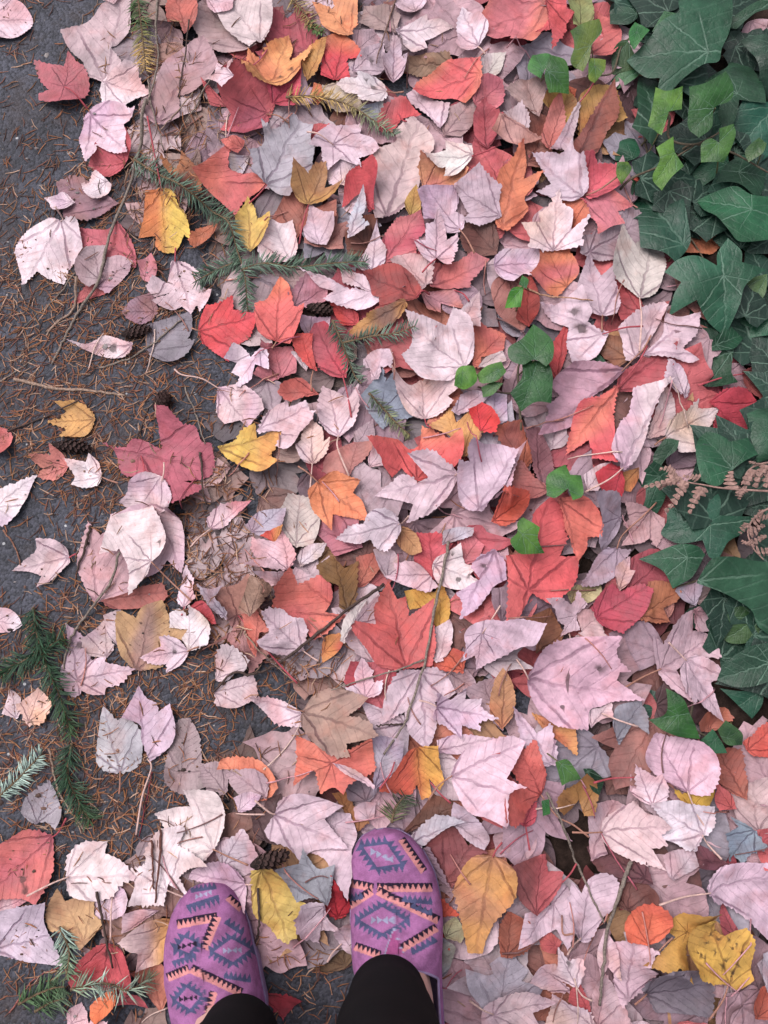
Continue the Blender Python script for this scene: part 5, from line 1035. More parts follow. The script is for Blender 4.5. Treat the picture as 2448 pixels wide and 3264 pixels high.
tag(mesh_obj('crumb_litter', np.array(CV), np.array(CF), M_NEEDLE, smooth=False, attrs={'col': ('FLOAT_COLOR', np.array(CC2))}), 'crumbs of bark and broken leaf scattered on the asphalt', 'debris', kind='stuff')
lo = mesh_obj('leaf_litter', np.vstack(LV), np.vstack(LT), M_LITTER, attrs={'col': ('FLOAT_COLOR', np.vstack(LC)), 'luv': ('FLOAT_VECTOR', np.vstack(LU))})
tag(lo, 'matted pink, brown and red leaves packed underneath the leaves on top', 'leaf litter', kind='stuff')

# ------------------------------------------------------------------ ivy
IVC = {'d': (34, 74, 56), 'm': (60, 98, 68), 'g': (58, 102, 52), 'b': (86, 122, 50)}
def ivy_blade(ol, bt, z, c, seed, parent, lift_curl=1.0):
    g = G(ol[:, 0], ol[:, 1], z); B = G(bt[:, 0], bt[:, 1], z)
    size = math.sqrt(np.ptp(g[:, 0]) * np.ptp(g[:, 1])); Q = outline_curve(g, 0.0028, smooth_deg=66, sharp=0.10)
    V2, T = triangulate(Q, max(.004, size * .09)); L = np.linalg.norm(B[1] - B[0]); ay = (B[1] - B[0]) / L; ax = np.array([ay[1], -ay[0]])
    u, v = (V2 - B[0]) @ ax / L, (V2 - B[0]) @ ay / L; r = np.random.default_rng(seed)
    cz = (-.34 * u * u - .22 * np.clip(v, 0, 2) ** 2 + .26 * np.abs(u) + .02 * lnoise(np.c_[u, v], seed, 6) + r.uniform(-.12, .12) * u) * L
    V = np.c_[V2, z + cz - cz.mean()]
    V[:, 2] = np.maximum(V[:, 2], .006)
    f = sm(lnoise(np.c_[u, v], seed + 3, 4.), -.6, .9)[:, None]; c = np.array(c, float) * r.uniform(.82, 1.22) * np.array([r.uniform(.85, 1.25), 1, r.uniform(.82, 1.05)])
    col = alb(c) * (1 - f) + alb(c * np.array([.62, .78, .72])) * f
    return mesh_obj('leaf', V, T, M_IVY, parent, attrs={'col': ('FLOAT_COLOR', np.c_[col, np.ones(len(col))]), 'luv': ('FLOAT_VECTOR', np.c_[u, v, np.full(len(u), .5)])}), np.r_[B[0], z]
# ivy ground cover under the leaves one can pick out
IV, IT, IC, IU = [], [], [], []; ioff = 0; ri = random.Random(31)
IQ = np.array([(0, 0), (.14, -.10), (.34, -.12), (.42, .04), (.56, .22), (.36, .40), (.22, .62), (0, 1), (-.22, .62), (-.36, .40), (-.56, .22), (-.42, .04), (-.34, -.12), (-.14, -.10)])
IP = [triangulate(outline_curve(IQ * [ri.uniform(.85, 1.1), 1] * .08, .006, smooth_deg=50) / .08, .16) for _ in range(4)]
cnt = 0
for _ in range(3000):
    if cnt >= 230: break
    X, Y = ri.uniform(1850, 3050), ri.uniform(-300, 2450)
    if X < xivy(Y) + 60: continue
    z = ri.uniform(.008, .022) + (0.01 if cnt > 120 else 0); q = G(X, Y, z); V2, T = IP[ri.randrange(4)]; L = ri.uniform(.05, .085); a = ri.uniform(0, 6.28)
    if q[0] > 0.92: continue
    c, s = math.cos(a), math.sin(a); W = (V2 - (0, .4)) * L @ np.array([[c, s], [-s, c]]) + q
    zz = z + (-.2 * V2[:, 0] ** 2 - .15 * V2[:, 1] ** 2 + .1 * np.abs(V2[:, 0]) + ri.uniform(-.15, .15) * V2[:, 0]) * L
    V = np.c_[W, np.maximum(zz, .006)]; IV.append(V); IT.append(T + ioff); ioff += len(V); cc = alb(np.array((32, 60, 48)) * ri.uniform(.75, 1.15))
    IC.append(np.tile(np.r_[cc, 1], (len(V), 1))); IU.append(np.c_[V2, np.full(len(V2), .5)]); cnt += 1
io = mesh_obj('ivy_ground_cover', np.vstack(IV), np.vstack(IT), M_IVY, attrs={'col': ('FLOAT_COLOR', np.vstack(IC)), 'luv': ('FLOAT_VECTOR', np.vstack(IU))})
tag(io, 'dark mat of ivy leaves in the shade beneath the larger ivy leaves', 'ivy', kind='stuff')
plant = None; reg = None; seed = 500
for ln in IVY.strip().splitlines():
    if ln.startswith('='):
        plant = tag(empty('ivy_plant'), ln[1:], 'ivy', 'ivy growing into the fallen leaves'); continue
    if ln.startswith('#'): reg = ln[1:]; continue
    if ln.startswith('s '):
        t = ln.split(); zz = float(t[1]) / 1000; P = []
        for k, s in enumerate(t[2:]):
            r_, xy = s.split(':'); x, y = map(float, xy.split(',')); q = G(*nat(r_, x, y), zz); P.append((q[0], q[1], zz - .004))
        P = np.array(P); end = P[0] + (P[0] - P[1]) * .25; end[2] = .004; P = spline(np.vstack([end, P]), 6); V, F = tube(P, np.linspace(.0018, .0010, len(P)), 6)
        mesh_obj('stem', V, F, M_IVYSTEM, plant); continue
    seed += 1; h, bt, ol = ln.split(';'); k, lf = h.split(); z = float(lf) / 1000 + (0.012 if k in 'bg' else 0.004)
    o, b = ivy_blade(pts(reg, ol), pts(reg, bt), z, IVC[k], seed, plant)
    rr = random.Random(seed); e = b + np.array([rr.uniform(-.02, .02), rr.uniform(-.02, .02), 0]); e[2] = 0.004
    mid = (b + e) / 2; stalk_obj(plant, [b + (0, 0, .0005), mid + (0, 0, .004), e], (110, 104, 72), .0009, 'leaf_stalk')

# ------------------------------------------------------------------ conifer twigs with green needles
def fir(label, axes, cols, nlen, dens=13, up=.35, jit=1.0):
    root = tag(empty('fir_twig'), label, 'fir twig', 'fir twigs among the leaves'); r = random.Random(hash(len(label) * 131 + int(axes[0].split(',')[0][2:].replace('-', ''))) % 9999)
    for ai, ax in enumerate(axes):
        pp = []
        for t in ax.split():
            rg, xy = t.split(':'); x, y = map(float, xy.split(',')); q = G(*nat(rg, x, y), .02); pp.append((q[0], q[1], max(hat(*q), hat(q[0] + .006, q[1]), hat(q[0], q[1] + .006)) + .004))
        P = spline(np.array(pp), 8); 
        V, F = tube(P, np.linspace(.0017, .0008, len(P)), 6)
        sc = np.tile(np.r_[alb((112, 92, 72)), 1], (len(V), 1)); mesh_obj('stem', V, F, M_TWIG, root, attrs={'col': ('FLOAT_COLOR', sc)})
        d = np.r_[0, np.cumsum(np.linalg.norm(np.diff(P, axis=0), axis=1))]; tot = d[-1]; n = int(tot * 100 * dens * .88)
        VV, FF, CC = [], [], []
        for k in range(n):
            s = tot * (k + r.random()) / n; p = np.array([np.interp(s, d, P[:, j]) for j in range(3)]); p2 = np.array([np.interp(min(s + .004, tot), d, P[:, j]) for j in range(3)]); p1 = np.array([np.interp(max(s - .004, 0), d, P[:, j]) for j in range(3)])
            t = p2 - p1; t /= np.linalg.norm(t) + 1e-9; side = np.cross(t, (0, 0, 1)); side /= np.linalg.norm(side) + 1e-9; upv = np.cross(side, t)
            phi = r.uniform(-.15, up) * math.pi; phi = phi if r.random() < .5 else math.pi - phi
            rad = side * math.cos(phi) + upv * math.sin(phi); al = R(r.uniform(38, 72)); dr = t * math.cos(al) + rad * math.sin(al)
            L = nlen * r.uniform(.7, 1.1) * (1 - .35 * max(0, s / tot - .8) / .2); tip = p + dr * L
            hz = hat(tip[0], tip[1]); tip[2] = max(tip[2], hz + .001)
            w = .00065; a = np.cross(dr, upv); a /= np.linalg.norm(a) + 1e-9; m = p * .45 + tip * .55; m[2] += .0004
            b0 = len(VV); nv = np.cross(a, dr)
            VV += [p + a * w * .7, p - a * w * .7, m + a * w, m - a * w, m + nv * w * .7, tip]
            FF += [(b0, b0 + 2, b0 + 4), (b0, b0 + 4, b0 + 1), (b0 + 1, b0 + 4, b0 + 3), (b0 + 2, b0 + 5, b0 + 4), (b0 + 3, b0 + 4, b0 + 5)]
            f = min(s / tot * (len(cols) - 1), len(cols) - 1.001); i = int(f); c = np.array(cols[i]) * (1 - f + i) + np.array(cols[i + 1]) * (f - i)
            CC += [np.r_[alb(c * r.uniform(.72, 1.2)), 1]] * 6
        tag(mesh_obj('needles', np.array(VV), np.array(FF), M_FIR, root, attrs={'col': ('FLOAT_COLOR', np.array(CC))}), kind='stuff')
GR, YB, SV, DK = (86, 106, 84), (172, 138, 82), (158, 178, 168), (46, 72, 54)
fir('green fir tip turning yellow at its lower end near the top left', ['A:930,30 A:950,250 A:970,480'], [(78, 100, 62), (84, 104, 62), YB, YB], .020, 16)
fir('large forked grey green fir branch curving over the leaves', ['A:880,1050 A:1050,1170 A:1230,1280 A:1400,1380 A:1520,1500 A:1570,1660 D:1630,190 D:1640,400', 'D:1610,170 E:100,115 E:300,120 E:560,100 E:760,95', 'D:1600,60 D:1450,110 D:1290,180'], [(104, 124, 108), (88, 110, 92), (84, 106, 88)], .021, 15)
fir('yellowing fir spray lying over the pink leaves at the top', ['B:240,705 B:430,690 B:640,740 B:800,850 B:950,960'], [YB, (190, 150, 86), (176, 150, 100), (130, 140, 110), (120, 138, 116)], .018, 12)
fir('tiny green needle tuft beside the apricot leaf', ['B:380,190 B:420,240 B:480,290'], [(84, 112, 58), (84, 112, 58)], .010, 26)
fir('dry straw-coloured fir sprig at the top edge', ['B:210,-20 B:320,90 B:420,230'], [(150, 128, 82), (160, 132, 84)], .016, 10)
fir('forked dark fir twig below the ochre blotched leaf', ['E:540,470 E:610,630 E:680,800 E:730,880', 'E:600,610 E:800,595 E:960,580 E:1080,560'], [(70, 86, 72), (96, 112, 96), (104, 120, 106)], .016, 12)
fir('small fir sprig on the blue grey maple leaf', ['E:780,970 E:880,1060 E:960,1150 E:1050,1230'], [(104, 118, 106), (116, 122, 92), (120, 116, 80)], .014, 13)
fir('thick dark green fir branch at the left edge', ['G:190,690 G:225,900 G:290,1100 G:380,1290 G:450,1540', 'G:235,980 G:110,1060 G:-30,1140', 'G:250,1010 G:330,930 G:400,900', 'G:450,1600 J:420,150 J:480,300 J:570,460'], [DK, (54, 82, 60), (52, 80, 58), (60, 84, 52)], .024, 20, .5)
fir('silvery pale fir tip sticking in from the left edge', ['J:-40,300 J:100,170 J:250,10'], [SV, (170, 190, 180), SV], .020, 15)
fir('silver green fir sprig beside the golden brown maple leaf', ['J:380,1160 J:430,1330 J:440,1480'], [SV, (140, 160, 140), (110, 130, 96)], .020, 14)
fir('fir sprig with upright silvery needles across the rosy red leaf', ['J:470,1560 J:620,1540 J:760,1520 J:880,1530 J:990,1500'], [(130, 146, 120), SV, (150, 166, 150), (136, 144, 112)], .020, 12, .5)
fir('green fir sprig in the bottom left corner', ['J:90,1690 J:200,1630 J:330,1580 J:430,1540', 'J:200,1740 J:300,1680 J:400,1650'], [(62, 90, 54), (78, 104, 70), (92, 112, 88)], .020, 16)
fir('little olive fir tip above the toe of the right shoe', ['K:930,450 K:955,350 K:1020,260'], [(110, 108, 76), (92, 98, 76), (70, 84, 66)], .020, 16)

# ------------------------------------------------------------------ bare twigs
def twig(label, s, r0, col):
    pp = []; rr = random.Random(len(s) * 7 + int(r0 * 100))
    for t in s.split():
        rg, xy = t.split(':'); x, y = map(float, xy.split(',')); q = G(*nat(rg, x, y), .015); pp.append((q[0], q[1]))
    P = spline(np.array(pp), 7); P = P + np.array([[rr.gauss(0, .0005), rr.gauss(0, .0005)] for _ in P])
    h = np.array([hat(x, y) for x, y in P]); hm = np.array([h[max(0, k - 2):k + 3].max() for k in range(len(h))])
    for _ in range(4): hm = np.convolve(np.r_[hm[0], hm, hm[-1]], [.25, .5, .25], 'valid')
    rad = r0 / 1000 * np.linspace(1.1, .7, len(P)) * np.array([rr.uniform(.88, 1.12) for _ in P]); hm = np.maximum(hm, h) + rad * .8
    V, F = tube(np.c_[P, hm], rad, 7); c = np.tile(np.r_[alb(col), 1], (len(V), 1))
    tag(mesh_obj('twig', V, F, M_TWIG, attrs={'col': ('FLOAT_COLOR', c)}), label, 'twig', 'bare twigs on the ground')
GY, DB, TN = (132, 118, 110), (78, 62, 58), (158, 132, 118)
for a in [('long grey twig running diagonally over the leaves at the upper left', 'A:1000,740 A:930,1000 A:860,1200 A:720,1560 D:650,190 D:490,400 D:390,590 D:320,730', 1.9, GY),
          ('grey twig descending beside the green fir tip', 'A:1070,20 A:1050,300 A:1065,520 A:1000,760', 1.3, GY), ('thin twig crossing the grey one below the fir tip', 'A:980,480 A:1030,760 A:1100,1030', 1.0, GY),
          ('thin twig lying on the wide dusty brown leaf', 'A:1275,220 A:1240,480 A:1200,700', .9, DB), ('bent twig next to the lower end of the long grey twig', 'D:510,180 D:470,360 D:370,440 D:280,540', 1.5, TN),
          ('straight thin twig pointing to the left edge below the round pale leaf', 'D:500,150 D:300,330 D:130,480', .9, GY), ('smooth tan twig lying level on the asphalt needles', 'D:70,825 D:320,890 D:620,910 D:810,940', 1.8, TN),
          ('short thin twig on bare asphalt above the maroon leaf', 'D:1210,880 D:1280,1060 D:1370,1290', 1.0, GY), ('thin dark twig above the ochre leaf on the asphalt', 'D:30,1180 D:380,1040 D:620,925', 1.0, DB),
          ('dark twig crossing the dark grey leaf', 'D:640,755 D:850,685 D:990,600 D:1200,430', 1.2, GY), ('dark stick over the right lobe of the maroon leaf', 'D:1330,1340 D:1345,1500 D:1370,1690', 1.3, DB),
          ('black stick on asphalt left of the pale leaf stack', 'G:600,150 G:550,300 G:490,460', 1.6, DB), ('brown twig crossing the pale leaf stack', 'G:810,340 G:700,580 G:520,800 G:430,960 G:400,1100', 1.4, GY),
          ('long slender upright twig over the middle of the carpet', 'H:1300,280 H:1250,530 H:1200,750 H:1150,1040 H:1040,1380 H:1000,1470 H:880,1650', 1.6, GY),
          ('long dark twig slanting from the brick red leaf to the asphalt', 'H:880,550 H:620,740 H:350,960 H:160,1080 H:0,1140 G:1540,1130 G:1400,1260', 1.7, DB),
          ('side twig joining the slender upright twig', 'H:1150,1040 H:960,1110 H:690,1190 H:540,1240', 1.0, GY), ('thin brown twig across the broad tawny leaf', 'G:1640,860 H:0,900 H:150,1060 H:320,1220', .9, TN),
          ('short side twig right of the cocoa tan leaf', 'H:1000,1460 H:900,1460 H:830,1470', .9, DB), ('thin twig arching between the lilac pink pair', 'L:270,240 L:400,520 L:490,740 L:560,920 L:620,1040', 1.3, GY),
          ('thick grey twig at the bottom right', 'L:770,650 L:710,780 L:640,1030 L:600,1300 L:585,1540', 2.0, GY), ('twig curving below the silvery fir tip', 'J:300,-20 J:350,200 J:420,350 J:540,530', 1.2, TN),
          ('dark stick standing on the rosy red domed leaf', 'J:660,900 J:700,1100 J:750,1420', 1.5, DB), ('reddish thin stalk in the bottom left corner', 'J:40,1740 J:200,1520 J:370,1440', .8, (150, 90, 84)),
          ('dark stick on the very pale maple leaf, left one', 'J:1010,570 J:1030,720 J:1040,880', 1.2, (104, 66, 60)), ('dark stick on the very pale maple leaf, right one', 'J:1072,500 J:1075,700 J:1058,960', 1.3, (104, 66, 60)),
          ('thin twig at the top centre above the holed leaf', 'B:970,40 B:900,220 B:830,480', 1.0, (120, 92, 84)), ('straight thin twig on the asphalt above the left shoe', 'J:620,120 J:622,350 J:625,580', .8, DB),
          ('thin crimson stalk on the asphalt above the left shoe', 'J:990,130 J:950,330 J:900,570', .8, (140, 60, 70)), ('dark crooked stick below the upright cone', 'D:900,1240 D:920,1150 D:965,1020', 1.3, DB),
          ('tan stem lying across the leaves right of the mottled leaf', 'F:100,230 F:300,300 F:550,345', 1.1, (176, 134, 112)), ('dark twig resting on the pale yellow leaf', 'K:65,860 K:72,1080 K:30,1260', 1.3, DB),
          ('slanting thin twig above the two-tone leaf', 'A:1420,620 A:1300,790 A:1170,950', .9, GY), ('second slanting thin twig above the two-tone leaf', 'A:1300,700 A:1180,830 A:1080,930', .8, TN),
          ('curved brown twig on the asphalt at the left edge', 'G:0,170 G:80,300 G:115,410', 1.0, (140, 98, 82)), ('thin twig reaching in from the left edge among needles', 'D:-30,850 D:90,770 D:200,690', .9, GY)]: twig(*a)

# ------------------------------------------------------------------ cones
def cone(label, rg, x, y, L, W, ang):
    q = G(*nat(rg, x, y), .02); zb = max(hat(*q), .004) + W * .42
    root = tag(empty('conifer_cone', (q[0], q[1], zb)), label, 'cone', 'small conifer cones')
    ca, sa = math.cos(ang), math.sin(ang); M = np.array([[ca, -sa, 0], [sa, ca, 0], [0, 0, 1]])
    def prof(t): return W / 2 * (math.sin(math.pi * min(max(t, .0), 1)) ** .6) * (1.08 - .3 * t)
    ts = np.linspace(0.02, .98, 12); an = np.arange(12) * 2 * math.pi / 12
    V = np.array([[(t - .5) * L, prof(t) * .72 * math.cos(a), prof(t) * .72 * math.sin(a)] for t in ts for a in an]) @ M.T
    F = [[k * 12 + j, k * 12 + (j + 1) % 12, (k + 1) * 12 + (j + 1) % 12, (k + 1) * 12 + j] for k in range(11) for j in range(12)] + [list(range(12)), list(range(132, 144))]
    mesh_obj('core', V, F, M_CONECORE, root)
    VV, FF = [], []; r = random.Random(int(x))
    n = 58
    for k in range(n):
        t = .06 + .88 * k / n; a = k * 2.39996; pr = prof(t); s = W * .26 * (.7 + .5 * math.sin(math.pi * t)) * r.uniform(.9, 1.1)
        e = np.array([0, math.cos(a), math.sin(a)]); tg = np.array([0, -math.sin(a), math.cos(a)]); x_ = np.array([1., 0, 0]); o = np.array([(t - .5) * L, 0, 0]) + e * pr * .62
        op = e * .62 + x_ * .8; op /= np.linalg.norm(op); nn = np.cross(tg, op); b0 = len(VV)
        for (i, j, h) in ((-.35, 0, 0), (.35, 0, 0), (-.55, .6, .10), (.55, .6, .10), (-.3, 1.05, .12), (.3, 1.05, .12), (0, .62, .22), (0, 1.2, .06)):
            VV.append(M @ (o + tg * i * s + op * j * s + (-nn) * h * s))
        FF += [[b0, b0 + 1, b0 + 6], [b0, b0 + 6, b0 + 2], [b0 + 1, b0 + 3, b0 + 6], [b0 + 2, b0 + 6, b0 + 4], [b0 + 3, b0 + 5, b0 + 6], [b0 + 4, b0 + 6, b0 + 7], [b0 + 6, b0 + 5, b0 + 7]]
    mesh_obj('scales', np.array(VV), FF, M_CONE, root, smooth=False)
cone('dark cone lying below the purple faded leaf', 'D', 885, 515, .036, .017, .25)
cone('upright brown cone on bare asphalt above the maroon leaf', 'D', 1050, 990, .024, .021, .9)
cone('long dark cone under the ochre leaf on the asphalt', 'D', 455, 1280, .045, .018, -.1)
cone('dark cone right of the coral leaf', 'E', 450, 385, .034, .017, -.15)
cone('dark cone above the pale yellow leaf between the shoes', 'K', 145, 665, .040, .020, .3)

# ------------------------------------------------------------------ dead fern
def fern(label, axis, z, pinnae):
    root = tag(empty('fern_frond'), label, 'fern', 'withered fern fronds by the ivy'); r = random.Random(len(label))
    def w3(x, y, dz=0.0):
        q = G(*nat('R', x, y), z + dz); return np.array([q[0], q[1], z + dz])
    P = spline(np.array([w3(*map(float, t.split(','))) for t in axis.split()]), 8); end = P[-1] + (P[-1] - P[-3]) * 2; end[2] = .004
    V, F = tube(np.vstack([P, end]), np.linspace(.0006, .0013, len(P) + 1), 6); mesh_obj('stem', V, F, M_FERN, root)
    for t in pinnae.split():
        x0, y0, x1, y1, wd = map(float, t.split(',')); a, b = w3(x0, y0), w3(x1, y1, -.006); d = b - a; L = np.linalg.norm(d); d /= L; q = np.cross((0, 0, 1), d); q /= np.linalg.norm(q)
        W = wd * 498 / 952 / FPX * .95; VV, FF = [], []; m = max(5, int(L / .0052)); sag = r.uniform(.002, .006)
        for j in range(m):
            sc = (j + .5) / m; c = a + d * L * sc + q * .003 * math.sin(sc * 4 + wd) + np.array([0, 0, sag * math.sin(math.pi * sc)]); w = W * (1 - .7 * sc ** 1.5) * r.uniform(.7, 1.1); hw = L / m * r.uniform(.40, .52)
            for e in (-1, 1):
                b0 = len(VV); cz = r.uniform(-.003, .001)
                VV += [c - d * hw, c + q * e * w * .5 - d * hw * .9 + (0, 0, .001), c + q * e * w * .95 - d * hw * .2 + (0, 0, cz), c + q * e * w + d * hw * .5 + (0, 0, cz * 1.3), c + q * e * w * .55 + d * hw + (0, 0, .0006), c + d * hw]
                FF.append(list(range(b0, b0 + 6)))
        mesh_obj('leaflet', np.array(VV), FF, M_FERN, root, smooth=False)
fern('withered brown fern frond hanging over the ivy, left one', '330,415 450,450 560,470 700,492 990,510', .046, '540,480,480,650,46 470,465,310,625,42 430,430,285,500,40 400,405,200,500,38 380,405,290,370,34 520,445,440,400,36 745,495,722,385,50 800,500,775,560,34')
fern('withered brown fern frond at the right edge, upper one', '790,470 830,385 900,345 1010,325', .050, '850,375,815,505,46 925,345,880,490,46 985,340,945,490,46 870,355,850,325,30')
fern('withered brown fern frond at the right edge, curled lower one', '925,925 860,850 830,750 880,660 1000,590', .046, '850,690,935,640,36 830,750,935,735,36 840,815,945,800,36 880,880,965,850,34 838,715,778,770,34 850,840,800,800,30 900,650,960,690,36')
# ------------------------------------------------------------------ the person: shoes, trousers, skin
INK = {'navy': (46, 36, 56), 'salmon': (226, 150, 150), 'slate': (86, 88, 124), 'pale': (166, 166, 196), 'rose': (176, 90, 144)}
PURPLE = (170, 110, 160)
def tri_row(p, q, n, h, side):
    p, q = np.array(p, float), np.array(q, float); d = (q - p) / n; nn = np.array([d[1], -d[0]]); nn = nn / np.linalg.norm(nn) * h * side
    return [np.array([p + d * k, p + d * (k + 1), p + d * (k + .5) + nn]) for k in range(n)]
def band(p, q, w, side):
    p, q = np.array(p, float), np.array(q, float); d = q - p; nn = np.array([d[1], -d[0]]); nn = nn / np.linalg.norm(nn) * w * side; return np.array([p, q, q + nn, p + nn])
def teeth(p, q, n, h=26, side=1, col='slate', base=20): return [(col, band(p, q, base, -side))] + [(col, t) for t in tri_row(p, q, n, h * 1.5, side)]
def border(p, q, n, w=46, side=1): return [('navy', band(p, q, w, side)), ('salmon', band(p, q, 14, -side))] + [('salmon', t) for t in tri_row(p, q, n, w * .86, side)]
def bow(x, y, s, col='pale', sl=0.0):
    out = []
    for k in (-1.5, -.5, .5, 1.5):
        cx, cy = x + k * s * 1.5, y + k * s * 1.5 * sl; e = 1 if k < 0 else -1
        out.append((col, np.array([(cx - s * e * .7, cy - s), (cx - s * e * .7, cy + s), (cx + s * e * .8, cy)])))
    return out
def diamond(cx, cy, hw, hh, rot=0.0, bows='pale', n=5):
    """stepped zigzag diamond: toothed ring, plain field, inner toothed ring, bow-tie row in the middle"""
    c, sn = math.cos(rot), math.sin(rot); out = []
    for k, (f, h) in enumerate(((1.0, 30), (.62, 18))):
        V = [(cx + f * (x * c - y * sn), cy + f * (x * sn + y * c)) for x, y in ((-hw, 0), (0, -hh), (hw, 0), (0, hh))]
        if k and bows == 'pale' and hw < 150: continue
        for a, b in zip(V, V[1:] + V[:1]):
            d = np.array(b) - a; nn = np.array([d[1], -d[0]]); m = (np.array(a) + b) / 2 - (cx, cy); sd = 1 if nn @ m > 0 else -1
            if k == 0: out += teeth(a, b, n, h, sd, 'slate', 16)
    return out + bow(cx, cy, 25 if hw > 150 else 21, bows, math.tan(rot))
RIGHT = (diamond(865, 678, 165, 100, .42) + diamond(868, 1105, 178, 105, 0.0, 'pale', 6)
         + border((832, 905), (1200, 905), 10, 46, 1) + border((650, 872), (806, 905), 5, 44, 1) + border((830, 925), (1235, 1120), 11, 44, 1) + border((645, 1030), (806, 925), 6, 44, 1)
         + teeth((1000, 965), (1200, 985), 6, 24, 1) + teeth((1060, 1005), (1200, 1060), 4, 20, 1)
         + border((985, 1315), (1235, 1165), 8, 44, 1) + border((680, 1290), (850, 1350), 6, 44, 1) + border((1135, 790), (985, 575), 8, 38, -1) + teeth((1060, 1320), (1225, 1230), 5, 24, 1)
         + teeth((655, 960), (740, 945), 3, 24, 1)
         + [('rose', np.array([(940, 1165), (885, 1330), (1010, 1330)])), ('pale', np.array([(938, 1160), (944, 1160), (888, 1330), (880, 1330)])), ('pale', np.array([(938, 1160), (943, 1160), (1015, 1330), (1008, 1330)]))])
LEFT = (teeth((1235, 1025), (1450, 955), 7, 34, -1) + bow(1345, 935, 18, 'pale', -.35) + teeth((1260, 905), (1430, 880), 6, 22, 1)
        + border((1172, 1150), (1440, 1098), 9, 48, 1) + border((1450, 1085), (1362, 1300), 7, 46, -1)
        + diamond(1235, 1272, 92, 72, -.25, 'navy', 3) + teeth((1140, 1395), (1300, 1345), 6, 24, -1)
        + diamond(1535, 1305, 150, 95, -.06) + teeth((1490, 1110), (1610, 1190), 4, 26, 1) + border((1590, 1040), (1500, 960), 4, 36, -1)
        + border((1112, 1500), (1255, 1440), 6, 46, 1) + border((1255, 1440), (1590, 1600), 11, 48, 1) + teeth((1480, 1470), (1660, 1500), 6, 26, 1)
        + diamond(1245, 1622, 105, 92, -.15, 'navy', 4) + border((1375, 1760), (1425, 1580), 6, 40, 1))
def inside(poly, x, y):
    c = np.zeros(len(x), bool); n = len(poly)
    for k in range(n):
        (x1, y1), (x2, y2) = poly[k], poly[(k + 1) % n]
        if y1 == y2: continue
        m = (y1 > y) != (y2 > y); c ^= m & (x < (x2 - x1) * (y - y1) / (y2 - y1) + x1)
    return c
person = tag(empty('person', (-.09, -.36, 0)), 'person in black trousers and purple patterned slip-on shoes standing on the leaves', 'person')
bpy.context.view_layer.update()
def child(o): o.parent = person; o.matrix_parent_inverse = person.matrix_world.inverted(); return o
WT = ([0, .015, .05, .10, .2, .34, .48, .62, .78, .9, .965, 1], [.004, .018, .0285, .0365, .0435, .0470, .0455, .0405, .0365, .034, .026, .004])
HT = ([0, .015, .05, .10, .2, .34, .48, .56, .7, .9, 1], [.022, .034, .040, .044, .051, .062, .080, .086, .074, .078, .074])
